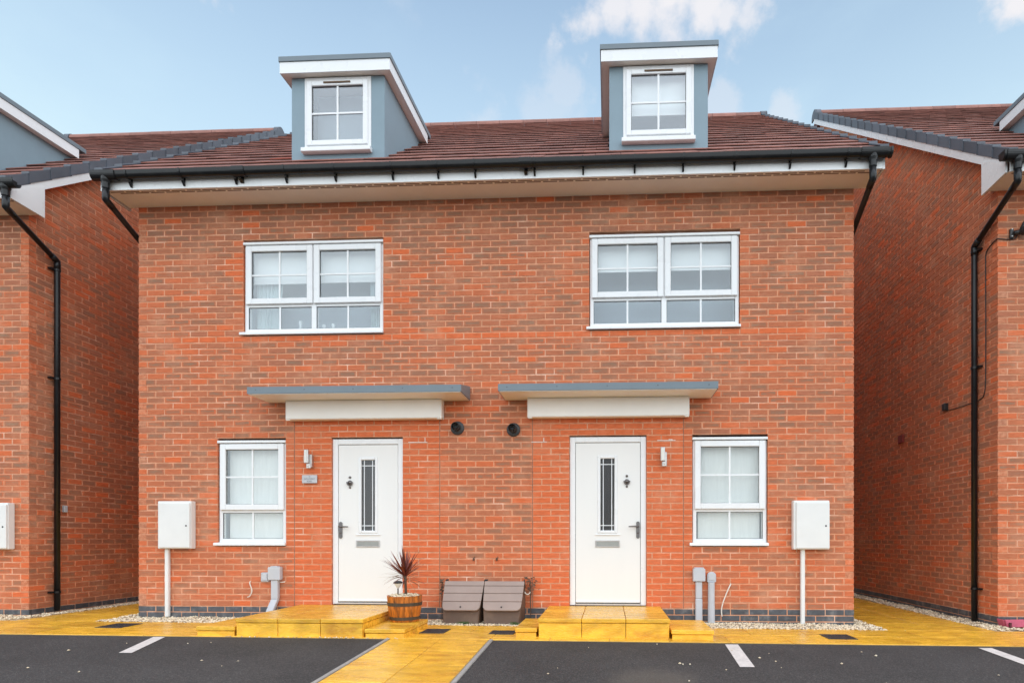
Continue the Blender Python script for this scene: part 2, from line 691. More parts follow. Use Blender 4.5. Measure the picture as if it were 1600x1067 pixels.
M['earth'] = mat('earth', (0.16, 0.12, 0.08), 0.95, 0.3, 2)
M['drain'] = mat('drain_cover', (0.035, 0.033, 0.035), 0.6, 0.3, 20, 0.4, 90)
M['cabinet'] = mat('cabinet_plastic', (0.77, 0.76, 0.735), 0.45, 0.04, 3, dirt=((0.5, 0.45, 0.38), 0.12, 2))
M['conduit'] = mat('grey_plastic', (0.50, 0.51, 0.54), 0.5, 0.06, 8, dirt=((0.6, 0.56, 0.5), 0.3, 5))
M['cable'] = mat('pale_cable', (0.72, 0.66, 0.58), 0.5, 0.06)
M['blackcable'] = mat('black_cable', (0.02, 0.018, 0.018), 0.5, 0.1)
M['black'] = mat('black_plastic', (0.018, 0.018, 0.019), 0.4, 0.2, 9)
M['flue'] = mat('flue_plastic', (0.045, 0.045, 0.048), 0.5, 0.2, 9)
M['bin_lid'] = mat('brown_lid', (0.315, 0.232, 0.196), 0.5, 0.08, 6, dirt=((0.42, 0.33, 0.28), 0.25, 4))
M['bin'] = mat('brown_box', (0.140, 0.082, 0.055), 0.55, 0.15, 6, dirt=((0.25, 0.17, 0.11), 0.35, 6))
M['stave'] = mat('stained_oak', (0.52, 0.150, 0.016), 0.42, 0.5, 16, 0.3, 60, stretch=(2.5, 2.5, 0.45), dirt=((0.045, 0.018, 0.008), 0.92, 7), per_object=0.2)
M['hoop'] = mat('hoop_band', (0.062, 0.046, 0.032), 0.55, 0.3, 14)
M['leaf'] = mat('purple_leaf', (0.190, 0.042, 0.028), 0.45, 0.25, 14, per_object=0.45)
M['leaf_dry'] = mat('dry_leaf', (0.32, 0.22, 0.12), 0.6, 0.25, 14, per_object=0.3)
M['stem'] = mat('plant_stem', (0.12, 0.07, 0.045), 0.8, 0.3, 20)
M['weed'] = mat('weed_leaf', (0.06, 0.115, 0.02), 0.6, 0.3, 20)
M['pink'] = mat('pink_plastic', (0.52, 0.09, 0.15), 0.6, 0.2, 9, dirt=((0.3, 0.05, 0.08), 0.4, 12))
M['pinkdark'] = mat('dark_red_plastic', (0.10, 0.012, 0.02), 0.6, 0.2, 9)
M['redbox'] = mat('red_brown_vent', (0.20, 0.02, 0.012), 0.6, 0.2, 9)
M['camwhite'] = mat('pale_dot', (0.75, 0.74, 0.73), 0.5, 0.03)
M['ornament'] = mat('white_glaze', (0.72, 0.77, 0.80), 0.3, 0.05)
M['curtain'] = mat('curtain', (0.60, 0.70, 0.72), 0.9, 0.1, 6)


def gravel_material():
    m = bpy.data.materials.new('gravel')
    m.use_nodes = True
    nt = m.node_tree
    b = nt.nodes['Principled BSDF']
    b.inputs['Roughness'].default_value = 0.85
    N, L = nt.nodes.new, nt.links.new
    geo = N('ShaderNodeNewGeometry')
    rp = N('ShaderNodeValToRGB')
    e = rp.color_ramp.elements
    e[0].position, e[0].color = 0.0, (0.46, 0.32, 0.18, 1)
    e[1].position, e[1].color = 1.0, (0.86, 0.75, 0.57, 1)
    k = e.new(0.45)
    k.color = (0.74, 0.58, 0.38, 1)
    k = e.new(0.08)
    k.color = (0.30, 0.25, 0.2, 1)
    L(geo.outputs['Random Per Island'], rp.inputs[0])
    L(rp.outputs[0], b.inputs['Base Color'])
    return m


M['gravel'] = gravel_material()


# ------------------------------------------------------------------ ground levels
def G(x, y=0.0):
    z = 0.006 - 0.0042 * x
    if y < -1.36:
        yy = max(y, -6.0)
        z += 0.052 * (yy + 1.36)
    return z


def project(p):
    c, s = math.cos(YAW), math.sin(YAW)
    Y = p[1] - CAM.y
    zc = -s * p[0] + c * Y
    if zc < 0.1:
        return None
    xc = c * p[0] + s * Y
    return CX + F_PX * xc / zc, CY - F_PX * (p[2] - CAM.z) / zc, zc


def in_frame(p, m=6):
    q = project(p)
    return q is not None and -m < q[0] < 1600 + m and -m < q[1] < 1067 + m


# ------------------------------------------------------------------ bricks
BD = 0.102          # brick depth
_bcache = {}


def brick_geo(w, h):
    """front centre at the origin, outward = -y; nine quads"""
    c = 0.0035
    a, b_ = w / 2, h / 2
    fr = [(-a + c, 0, -b_ + c), (a - c, 0, -b_ + c), (a - c, 0, b_ - c), (-a + c, 0, b_ - c)]
    mid = [(-a, c, -b_), (a, c, -b_), (a, c, b_), (-a, c, b_)]
    bk = [(-a, BD, -b_), (a, BD, -b_), (a, BD, b_), (-a, BD, b_)]
    f = [(0, 1, 2, 3)]
    for i in range(4):
        j = (i + 1) % 4
        f.append((4 + i, 4 + j, j, i))
        f.append((8 + i, 8 + j, 4 + j, 4 + i))
    uv = [(0.03, 0.06), (0.97, 0.06), (0.97, 0.94), (0.03, 0.94)] + [(0, 0), (1, 0), (1, 1), (0, 1)] * 2
    return fr + mid + bk, f, uv


def brick_mesh(w, h, m):
    k = (round(w, 2), round(h, 3), m.name)
    if k not in _bcache:
        v, f, uv = brick_geo(w, h)
        me = bpy.data.meshes.new('brick')
        me.from_pydata(v, [], f)
        ul = me.uv_layers.new(name='UVMap')
        for l in me.loops:
            ul.data[l.index].uv = uv[l.vertex_index]
        me.materials.append(m)
        _bcache[k] = me
    return _bcache[k]


def cut_rects(rect, holes):
    """rect minus holes, as rects (u0,u1,v0,v1)"""
    out = [rect]
    for (a0, a1, b0, b1) in holes:
        nxt = []
        for (u0, u1, v0, v1) in out:
            if a1 <= u0 or a0 >= u1 or b1 <= v0 + 0.004 or b0 >= v1 - 0.004:
                nxt.append((u0, u1, v0, v1))
                continue
            if a0 > u0:
                nxt.append((u0, a0, v0, v1))
            if a1 < u1:
                nxt.append((a1, u1, v0, v1))
        out = nxt
    return [r for r in out if r[1] - r[0] > 0.018]


def wall_bricks(length, z_base, n0, n1, tonefn, holes=(), panels=(), pitch=0.225, topfn=None, flip=False):
    """list of bricks (u centre, z centre, w, h, tone, smudge, is_plinth)"""
    res = []
    for n in range(n0, n1):
        v0, v1 = z_base + 0.075 * n + 0.0052, z_base + 0.075 * (n + 1) - 0.0052
        segs = [(0.0, length, False)]
        for (p0, p1, pz0, pz1) in panels:
            if v0 >= pz0 - 0.01 and v1 <= pz1 + 0.01:
                ns = []
                for (a, b, k) in segs:
                    if k or p1 <= a or p0 >= b:
                        ns.append((a, b, k))
                    else:
                        if p0 > a:
                            ns.append((a, p0, False))
                        ns.append((p0, p1, True))
                        if p1 < b:
                            ns.append((p1, b, False))
                segs = ns
        for (a, b, plain) in segs:
            odd = (n % 2 == 0)
            u = a - (pitch / 2 if odd else 0.0)
            if plain:
                u = a - (pitch / 2 if odd else 0)
            bounds = []
            while u < b + pitch:
                bounds.append(max(a, min(u, b)))
                u += pitch
            stops = [a, b] + [q for hl in holes if hl[2] < v1 - .004 and hl[3] > v0 + .004 for q in hl[:2]]
            bounds = [min((q for q in stops if abs(q - w_) < .052), key=lambda q: abs(q - w_), default=w_) for w_ in bounds]
            bounds = sorted(set(round(q, 5) for q in bounds) | {a, b})
            for s0, s1 in zip(bounds[:-1], bounds[1:]):
                e0 = 0.0 if any(abs(s0 - q) < 1e-4 for q in stops if not (q == a and a > 0)) else 0.005
                e1 = 0.0 if any(abs(s1 - q) < 1e-4 for q in stops if not (q == b and b < length)) else 0.005
                if s1 - s0 < 0.02:
                    continue
                for (r0, r1, q0, q1) in cut_rects((s0 + e0, s1 - e1, v0, v1), holes):
                    um, vm_ = (r0 + r1) / 2, (q0 + q1) / 2
                    if topfn and q1 > topfn(um):
                        continue
                    t, sm = tonefn(um, n, plain, r1 - r0)
                    res.append((um + R.uniform(-.001, .001), vm_ + R.uniform(-.0008, .0008), r1 - r0 + R.uniform(-.004, .002), q1 - q0 + R.uniform(-.0035, .002), t, sm, n < 0))
    return res


def place_wall(parent, bricks, origin, ang):
    """origin: world point of u=0,z=0; ang: rotation about z (0 faces -y). Returns records (parent, world pos, ang, brick)"""
    ca, sa = math.cos(ang), math.sin(ang)
    rec = []
    for b in bricks:
        px = origin[0] + b[0] * ca
        py = origin[1] + b[0] * sa
        rec.append((Vector((px, py, b[1])), ang, b))
    return rec


def commit_bricks(parent, recs, limit=300):
    """300 largest in the photograph become bricks of their own, the rest one mass of bricks"""
    sc = []
    for i, (p, ang, b) in enumerate(recs):
        if b[6]:
            pass
        n = Vector((math.sin(ang), -math.cos(ang), 0))
        d = CAM - p
        area = 0.0
        if d.dot(n) > 0 and in_frame(p, -4):
            zc = project(p)[2]
            area = b[2] * b[3] * d.normalized().dot(n) / zc ** 2
        sc.append((area, i))
    sc.sort(reverse=True)
    single = set(i for a, i in sc[:limit] if a > 0)
    off = wl(parent)
    for plinth in (False, True):
        V, Fc, UV, T, SM = [], [], [], [], []
        for i, (p, ang, b) in enumerate(recs):
            if b[6] != plinth:
                continue
            dz = R.uniform(-.0015, .0015)
            dr = R.uniform(-.004, .004)
            if i in single:
                o = bpy.data.objects.new('brick', brick_mesh(b[2], b[3], M['plinth'] if plinth else M['brick']))
                C.objects.link(o)
                o.parent = parent
                o.location = p - off + Vector((0, dz, 0))
                o.rotation_euler = (0, dr, ang)
                o['tone'] = b[4]
                o['smudge'] = b[5]
                continue
            v, f, uv = brick_geo(b[2], b[3])
            k = len(V)
            ca, sa = math.cos(ang), math.sin(ang)
            for (x, y, z) in v:
                x2, z2 = x + z * dr, z - x * dr
                y += dz
                V.append((p.x - off.x + x2 * ca - y * sa, p.y - off.y + x2 * sa + y * ca, p.z - off.z + z2))
            UV += uv
            for q in f:
                Fc.append(tuple(k + j for j in q))
                T.append(b[4])
                SM.append(b[5])
        if not V:
            continue
        me = bpy.data.meshes.new('brickwork')
        me.from_pydata(V, [], Fc)
        ul = me.uv_layers.new(name='UVMap')
        for l in me.loops:
            ul.data[l.index].uv = UV[l.vertex_index]
        for nm, arr in (('tone', T), ('smudge', SM)):
            at = me.attributes.new(nm, 'FLOAT', 'FACE')
            at.data.foreach_set('value', arr)
        me.materials.append(M['plinth'] if plinth else M['brick'])
        o = bpy.data.objects.new('plinth_brickwork' if plinth else 'brickwork', me)
        C.objects.link(o)
        o.parent = parent
        o['kind'] = 'stuff'


def tone_front(um, n, plain, w):
    if n < 0:
        return 0.0, 0.0
    if plain:
        return R.uniform(0.12, 0.22), R.uniform(0, 0.04)
    if n == 44:
        return R.uniform(0.06, 0.16), R.uniform(0, 0.05)
    r = R.random()
    if w < 0.13:                                   # quoin halves run plainer
        return R.uniform(0.08, 0.32), R.uniform(0, 0.3)
    if r < 0.028:
        return R.uniform(0.04, 0.12), 0.0
    if n >= 58:
        return R.uniform(0.35, 0.85), R.choice((0.2, 0.6, 0.9, 1.1))
    if n >= 45:
        return R.uniform(0.18, 0.7), R.choice((0.0, 0.3, 0.8, 1.1))
    if n >= 22:
        return R.uniform(0.16, 0.68), R.choice((0.0, 0.2, 0.6, 0.9, 1.1))
    if n >= 10:
        return R.uniform(0.2, 0.62), R.choice((0.0, 0.2, 0.5, 0.8, 1.0))
    return R.uniform(0.18, 0.52), R.choice((0.0, 0.1, 0.3, 0.6, 0.9))


def tone_side(um, n, plain, w):
    if n < 0:
        return 0.0, 0.0
    if R.random() < 0.03:
        return R.uniform(0.1, 0.18), 0.0
    return R.uniform(0.18, 0.72), R.choice((0.0, 0.2, 0.4, 0.7, 0.9))


def mortar_front(parent, x0, x1, z0, z1, holes, name='wall'):
    """recessed mortar body of the front, with real openings"""
    xs = sorted({x0, x1, *[h[0] for h in holes], *[h[1] for h in holes]})
    zs = sorted({z0, z1, *[h[2] for h in holes], *[h[3] for h in holes]})
    mb = MB()
    ya, yb = 0.0042, 0.10
    for i in range(len(xs) - 1):
        for j in range(len(zs) - 1):
            xm, zm = (xs[i] + xs[i + 1]) / 2, (zs[j] + zs[j + 1]) / 2
            if any(h[0] < xm < h[1] and h[2] < zm < h[3] for h in holes):
                continue
            mb.quadf([(xs[i], ya, zs[j]), (xs[i + 1], ya, zs[j]), (xs[i + 1], ya, zs[j + 1]), (xs[i], ya, zs[j + 1])])
    e = 0.0035
    for (a0, a1, b0, b1) in holes:
        mb.quadf([(a0 - e, ya, b0), (a0 - e, ya, b1), (a0 - e, yb, b1), (a0 - e, yb, b0)])
        mb.quadf([(a1 + e, ya, b0), (a1 + e, yb, b0), (a1 + e, yb, b1), (a1 + e, ya, b1)])
        mb.quadf([(a0, ya, b1 + e), (a1, ya, b1 + e), (a1, yb, b1 + e), (a0, yb, b1 + e)])
        mb.quadf([(a0, ya, b0 - e), (a0, yb, b0 - e), (a1, yb, b0 - e), (a1, ya, b0 - e)])
    return mb


# ------------------------------------------------------------------ windows, doors
def ring(x0, x1, z0, z1, w, y0, y1, wt=None, wb=None):
    wt = wt or w
    wb = wb or w
    m = MB()
    m.box(x0, x0 + w, y0, y1, z0, z1)
    m.box(x1 - w, x1, y0, y1, z0, z1)
    m.box(x0 + w, x1 - w, y0 + .0005, y1, z1 - wt, z1)
    m.box(x0 + w, x1 - w, y0 + .0005, y1, z0, z0 + wb)
    return m


def sash(win, x0, x1, z0, z1, yf, horiz=True, glass='glass', rail=0.072):
    ring(x0, x1, z0, z1, rail, yf - 0.022, yf + 0.03).build('sash', M['upvc'], win, bevel=0.006)
    glazed(win, x0 + rail, x1 - rail, z0 + rail, z1 - rail, yf + 0.004, horiz, glass)


def glazed(win, a0, a1, b0, b1, yg, horiz=True, glass='glass'):
    # black gasket line round the pane
    ring(a0, a1, b0, b1, 0.005, yg - 0.003, yg + 0.004).build('gasket', M['gap'], win)
    MB().box(a0 + .004, a1 - .004, yg + .002, yg + .006, b0 + .004, b1 - .004).build('pane', M[glass], win)
    xm = (a0 + a1) / 2
    MB().box(xm - .011, xm + .011, yg - .006, yg + .0015, b0, b1).build('glazing_bar', M['upvc'], win)
    if horiz:
        zm = (b0 + b1) / 2
        MB().box(a0, xm - .011, yg - .005, yg + .001, zm - .010, zm + .010).build('glazing_bar', M['upvc'], win)
        MB().box(xm + .011, a1, yg - .005, yg + .001, zm - .010, zm + .010).build('glazing_bar', M['upvc'], win)


def liner(win, x0, x1, z0, z1, ya, yb, m):
    mb = MB()
    mb.quadf([(x0, yb, z0), (x1, yb, z0), (x1, yb, z1), (x0, yb, z1)])
    mb.quadf([(x0, ya, z0), (x0, yb, z0), (x0, yb, z1), (x0, ya, z1)])
    mb.quadf([(x1, yb, z0), (x1, ya, z0), (x1, ya, z1), (x1, yb, z1)])
    mb.quadf([(x0, yb, z1), (x1, yb, z1), (x1, ya, z1), (x0, ya, z1)])
    mb.quadf([(x0, ya, z0), (x1, ya, z0), (x1, yb, z0), (x0, yb, z0)])
    mb.build('room_lining', m, win)


def sill(win, x0, x1, z, d, h=0.045):
    mb = MB()
    mb.prism([(-d, z + 0.004), (0.07, z + 0.012), (0.07, z + h + .006), (-d + .006, z + h - .006), (-d, z + h - .012)], 'x', x0 - .035, x1 + .005)
    mb.build('sill', M['upvc'], win, bevel=0.004)


def window_wide(house, x0, x1, z0, z1, blind_z, net=False, left_curtain=False):
    """outer opening x0..x1, z0 (under sill) .. z1 (top of head trim)"""
    yf = 0.028
    f0, f1, g0, g1 = x0 + .008, x1 - .008, z0 + .045, z1 - .04
    H = g1 - g0
    zt = g0 + 0.372                                  # top of the transom
    m = ring(f0, f1, g0, g1, 0.045, yf, yf + .07)
    xm = (f0 + f1) / 2
    m.box(xm - .032, xm + .032, yf + .001, yf + .069, g0 + .045, g1 - .045)
    m.box(f0 + .045, xm - .032, yf + .002, yf + .068, zt - .055, zt)
    m.box(xm + .032, f1 - .045, yf + .002, yf + .068, zt - .055, zt)
    win = m.build('window', M['upvc'], house, bevel=0.004)
    MB().box(x0, x1, -0.008, .06, z1 - .036, z1 - .004).build('head_trim', M['upvc'], win, bevel=.004)
    sill(win, x0, x1, z0, 0.035)
    sash(win, f0 + .022, xm - .008, zt - .022, g1 - .006, yf - .006)
    sash(win, xm + .008, f1 - .022, zt - .022, g1 - .006, yf - .006)
    for (a, b) in ((f0 + .045, xm - .032), (xm + .032, f1 - .045)):
        glazed(win, a, b, g0 + .045, zt - .055, yf + .012, horiz=False)
    if blind_z:
        mb = MB()
        mb.box(f0 + .05, xm - .02, yf + .115, yf + .118, blind_z, g1 - .02)
        o = mb.build('blind', M['blind'], win)
        MB().box(xm + .02, f1 - .05, yf + .115, yf + .118, blind_z + .004, g1 - .02).build('blind', M['blind'], win)
        for (a, b, d) in ((f0 + .05, xm - .02, 0), (xm + .02, f1 - .05, .004)):
            MB().box(a, b, yf + .109, yf + .121, blind_z - .014 + d, blind_z + .008 + d).build('blind_rail', M['blind'], win)
    if left_curtain:
        for (c0, c1, cb) in ((f0 + .05, f0 + .42, .17), (f1 - .25, f1 - .05, .08)):
            mb = MB()
            n = 26
            top, bot = [], []
            for i in range(n + 1):
                t = i / n
                y = yf + .175 + .018 * math.sin(t * 40) + .008 * math.sin(t * 91)
                top.append((c0 + (c1 - c0) * t, y, g1 - .03))
                sq = c0 + (c1 - c0) * (t * (0.75 if cb > .1 else 0.9))
                bot.append((sq if c0 < xm else c1 - (c1 - c0) * (1 - t) * .85, y, g0 + .01))
            for i in range(n):
                mb.quadf([bot[i], bot[i + 1], top[i + 1], top[i]])
            mb.build('curtain', M['curtain'], win, smooth=True)
    liner(win, x0 + .02, x1 - .02, z0 + .03, z1 - .02, yf + .07, yf + .42, M['room'])
    return win


def window_small(house, x0, x1, z0, z1, full_blind=True):
    yf = 0.028
    f0, f1, g0, g1 = x0 + .008, x1 - .008, z0 + .045, z1 - .04
    zt = g0 + 0.425
    m = ring(f0, f1, g0, g1, 0.045, yf, yf + .07)
    m.box(f0 + .045, f1 - .045, yf + .002, yf + .068, zt - .055, zt)
    win = m.build('window', M['upvc'], house, bevel=0.004)
    MB().box(x0, x1, -0.008, .06, z1 - .036, z1 - .004).build('head_trim', M['upvc'], win, bevel=.004)
    sill(win, x0, x1, z0, 0.035)
    sash(win, f0 + .022, f1 - .022, zt - .022, g1 - .006, yf - .006, glass='glass_ground')
    glazed(win, f0 + .045, f1 - .045, g0 + .045, zt - .055, yf + .012, horiz=False, glass='glass_ground')
    MB().box(f0 + .075, f1 - .06, yf + .10, yf + .103, g0 + .03, g1 - .03).build('blind', M['net'], win)
    liner(win, x0 + .02, x1 - .02, z0 + .03, z1 - .02, yf + .07, yf + .3, M['room'])
    return win


def front_door(house, x0, x1, z0, z1, hinge_right, label=None):
    """opening x0..x1, z0..z1"""
    yf = 0.03
    w = 0.068
    m = MB()
    m.box(x0, x0 + w, yf, yf + .07, z0, z1)
    m.box(x1 - w, x1, yf, yf + .07, z0, z1)
    m.box(x0 + w, x1 - w, yf + .0005, yf + .07, z1 - w, z1)
    door = m.build('door_frame', M['upvc'], house, bevel=.005)
    MB().box(x0 + w, x1 - w, yf - .012, yf + .07, z0, z0 + .022).build('threshold', M['satin'], door, bevel=.003)
    a0, a1, b0, b1 = x0 + w + .005, x1 - w - .005, z0 + .03, z1 - w - .006
    yd = yf + .012
    gx = (-3.0 if hinge_right else -0.022)
    g0, g1, h0, h1 = gx - .088, gx + .088, 1.118, 1.998
    lf = MB()
    lf.box(a0, g0, yd, yd + .045, b0, b1).box(g1, a1, yd, yd + .045, b0, b1)
    lf.box(g0, g1, yd, yd + .045, b0, h0).box(g0, g1, yd, yd + .045, h1, b1)
    lf.build('door_leaf', M['door'], door)
    MB().box(a0 - .006, a1 + .006, yd + .03, yd + .05, b0 - .01, b1 + .008).build('door_seal', M['gap'], door) if False else None
    sl = ring(a0 - .005, a1 + .005, b0 - .008, b1 + .006, .005, yd + .018, yd + .03)
    sl.build('door_seal', M['gap'], door)
    MB().box(a0, a1, yd - .016, yd - .001, b0 + .004, b0 + .022).build('weather_bar', M['upvc'], door, bevel=.004)
    # moulded surround of the light
    s = 0.034
    ring(g0 - s, g1 + s, h0 - s, h1 + s, s + .002, yd - .010, yd + .012).build('glazing_surround', M['upvc'], door, bevel=.007)
    MB().box(g0 - s - .03, g1 + s + .03, yd - .012, yd + .004, h0 - s - .024, h0 - s - .012).build('glazing_ledge', M['upvc'], door, bevel=.003)
    MB().box(g0, g1, yd + .012, yd + .018, h0, h1).build('pane', M['glass_door'], door)
    ld = MB()
    for xx in (g0 + .036, g1 - .036):
        ld.box(xx - .0048, xx + .0048, yd + .0065, yd + .0115, h0, h1)
    for zz in (h0 + .062, h1 - .072):
        ld.box(g0, g1, yd + .0055, yd + .0105, zz - .0048, zz + .0048)
    ld.build('leading', M['lead'], door)
    MB().box(g0 - .05, g1 + .05, yd + .046, yd + .05, h0 - .05, h1 + .05).build('obscured_lining', M['hall'], door)
    # letter plate
    lx = (-3.003 if hinge_right else -0.022)
    ring(lx - .150, lx + .150, .915, .997, .014, yd - .012, yd).build('letter_plate', M['satin'], door, bevel=.003)
    MB().box(lx - .137, lx + .137, yd - .008, yd - .002, .928, .984).build('letter_flap', M['letter'], door, bevel=.002)
    # knocker
    kx = (-3.231 if hinge_right else 0.214)
    kb = MB()
    kb.lathe([(0.0, -.014), (.014, -.012), (.016, 0)], kx, 1.782, 12, 'y', yd)
    kb.lathe([(0.0, -.020), (.026, -.016), (.030, 0)], kx, 1.716, 14, 'y', yd)
    kb.build('knocker', M['chrome'], door, smooth=True)
    kr = MB()
    pts = []
    for i in range(13):
        an = PI + PI * i / 12
        pts.append((kx + .034 * math.cos(an), yd - .016, 1.725 + .045 * math.sin(an)))
    kr.tube(pts, .008, 8)
    kr.lathe([(0.0, -.014), (.012, -.012), (.014, 0)], kx, 1.655, 10, 'y', yd)
    kr.build('knocker_ring', M['chrome'], door, smooth=True)
    # lever handle
    hx = (a0 + .027 if hinge_right else a1 - .027)
    sg = 1 if hinge_right else -1
    hb = MB()
    n = 10
    prof = [(hx + .021 * math.cos(PI * i / n), 1.208 + .021 * math.sin(PI * i / n)) for i in range(n + 1)] + \
           [(hx + .021 * math.cos(PI + PI * i / n), 1.042 + .021 * math.sin(PI + PI * i / n)) for i in range(n + 1)]
    hb.prism([(p, q) for p, q in prof], 'y', yd - .012, yd)
    hb.build('handle_plate', M['chrome'], door, bevel=.002)
    hl = MB()
    hl.tube([(hx, yd - .01, 1.168), (hx, yd - .05, 1.168), (hx + sg * .02, yd - .058, 1.168), (hx + sg * .115, yd - .055, 1.166)], [.011, .011, .010, .0075], 10)
    hl.lathe([(0.0, -.018), (.012, -.016), (.013, 0)], hx, 1.09, 10, 'y', yd)
    hl.build('handle', M['chrome'], door, smooth=True)
    return door


# ------------------------------------------------------------------ roofs
def tile_geo(w, ln, th):
    """origin at the middle of the lower edge, underside; x across, y up the slope, z out of the roof"""
    a = w / 2
    c = .003
    v = [(-a, 0, 0), (a, 0, 0), (a, ln, 0), (-a, ln, 0),
         (-a, 0, th - c), (a, 0, th - c), (-a + .001, c, th), (a - .001, c, th), (a - .001, ln, th), (-a + .001, ln, th)]
    f = [(0, 1, 5, 4), (4, 5, 7, 6), (6, 7, 8, 9), (1, 2, 8, 7, 5), (3, 0, 4, 6, 9), (2, 3, 9, 8), (3, 2, 1, 0)]
    return v, f


def build_roof(house, x0, x1, y_eave, z0, slope, ridge_y, gauge, cut=(), new_tiles=()):
    """tile top plane z = z0 + slope*y. cut: (xa, xb, ya, yb) plan areas without tiles (dormers)"""
    pit = math.atan(slope)
    ln = (ridge_y - y_eave) / math.cos(pit)
    rows = int(round(ln / gauge))
    g = ln / rows
    th = 0.021
    tilt = math.atan(th / g)
    # deck under the tiles, with the holes of the dormers left out by laying it lower
    dk = MB()
    dd = 0.075
    zz = lambda y: z0 + slope * y - dd
    dk.quadf([(x0 + .04, y_eave + .05, zz(y_eave + .05)), (x1 - .04, y_eave + .05, zz(y_eave + .05)), (x1 - .04, ridge_y, zz(ridge_y)), (x0 + .04, ridge_y, zz(ridge_y))])
    yb = 2 * ridge_y + .4
    dk.quadf([(x1 - .04, yb, zz(y_eave)), (x0 + .04, yb, zz(y_eave)), (x0 + .04, ridge_y, zz(ridge_y)), (x1 - .04, ridge_y, zz(ridge_y))])
    roof = dk.build('roof', M['tile'], house)
    nW = int(round((x1 - x0) / 0.300))
    w = (x1 - x0) / nW
    tb = .012
    recs = []
    rot = pit - tilt
    cr, sr = math.cos(rot), math.sin(rot)
    for r in range(rows):
        d = r * g
        y = y_eave + d * math.cos(pit)
        z = z0 + slope * y - tb / math.cos(pit)
        off = (w / 2) if r % 2 else 0.0
        for c in range(-1, nW + 1):
            xa, xb = x0 + c * w + off, x0 + (c + 1) * w + off
            xa, xb = max(xa, x0), min(xb, x1)
            if xb - xa < 0.06:
                continue
            spans = [(xa, xb)]
            for (ca, cb, cya, cyb) in cut:
                if y + .02 < cya or y > cyb:
                    continue
                ns = []
                for (p, q) in spans:
                    if q <= ca or p >= cb:
                        ns.append((p, q))
                    else:
                        if p < ca - .02:
                            ns.append((p, ca))
                        if q > cb + .02:
                            ns.append((cb, q))
                spans = ns
            for (p, q) in spans:
                recs.append(((p + q) / 2, y, z, q - p, r))
    sc = []
    for i, t in enumerate(recs):
        p = Vector((t[0], t[1], t[2]))
        a = 0
        if in_frame(p, -3):
            a = t[3] / project(p)[2] ** 2
        sc.append((a, i))
    sc.sort(reverse=True)
    single = set(i for a, i in sc[:300] if a > 0)
    off = wl(roof)
    V, Fc = [], []
    cache = {}
    for i, (x, y, z, ww, r) in enumerate(recs):
        jz = R.uniform(-.002, .003)
        jr = R.uniform(-.006, .006)
        if i in single:
            k = round(ww, 3)
            red = any(abs(x - nx) < .16 and r == nr for nx, nr in new_tiles)
            key = (k, red)
            if key not in cache:
                v, f = tile_geo(ww - .004, g + .06, tb)
                me = bpy.data.meshes.new('tile')
                me.from_pydata(v, [], f)
                me.materials.append(M['tile_new'] if red else M['tile'])
                cache[key] = me
            o = bpy.data.objects.new('tile', cache[key])
            C.objects.link(o)
            o.parent = roof
            o.location = Vector((x, y, z + jz)) - off
            o.rotation_euler = (rot, jr, 0)
        else:
            v, f = tile_geo(ww - .004, g + .06, tb)
            b = len(V)
            for (vx, vy, vz) in v:
                V.append((x + vx - off.x, y + vy * cr - vz * sr - off.y, z + jz + vy * sr + vz * cr - off.z - vx * jr))
            Fc += [tuple(b + k for k in q) for q in f]
    if V:
        me = bpy.data.meshes.new('tiling')
        me.from_pydata(V, [], Fc)
        me.materials.append(M['tile'])
        o = bpy.data.objects.new('tiling', me)
        C.objects.link(o)
        o.parent = roof
        o['kind'] = 'stuff'
    # ridge tiles, with a short grey block end at either verge
    zr = z0 + slope * ridge_y - .035
    e = .11
    n = int((x1 - x0 - 2 * e) / 0.45)
    ed = [x0] + [x0 + e + (x1 - x0 - 2 * e) * k / n for k in range(n + 1)] + [x1]
    for k in range(n + 2):
        xa, xb = ed[k], ed[k + 1]
        end = k in (0, n + 1)
        mb = MB()
        pr = []
        ro = .135 if end else .122 + R.uniform(-.002, .002)
        for i in range(9):
            a = PI * (-.02 + 1.04 * i / 8)
            pr.append((ridge_y + ro * math.cos(a), zr - .05 + ro * .95 * math.sin(a)))
        pr2 = [(ridge_y + (p - ridge_y) * .88, zr - .05 + (q - zr + .05) * .88) for p, q in reversed(pr)]
        mb.prism(pr + pr2, 'x', xa + .003, xb - .003)
        if end:
            xe = xa if k == 0 else xb
            mb.prism(pr + [(pr[-1][0], pr[-1][1] - .05), (pr[0][0], pr[0][1] - .05)], 'x', xe - .012, xe + .012)
        mb.build('ridge_end' if end else 'ridge_tile', M['verge'] if end else M['ridge'], roof)
    return roof, rows, g, pit, tilt


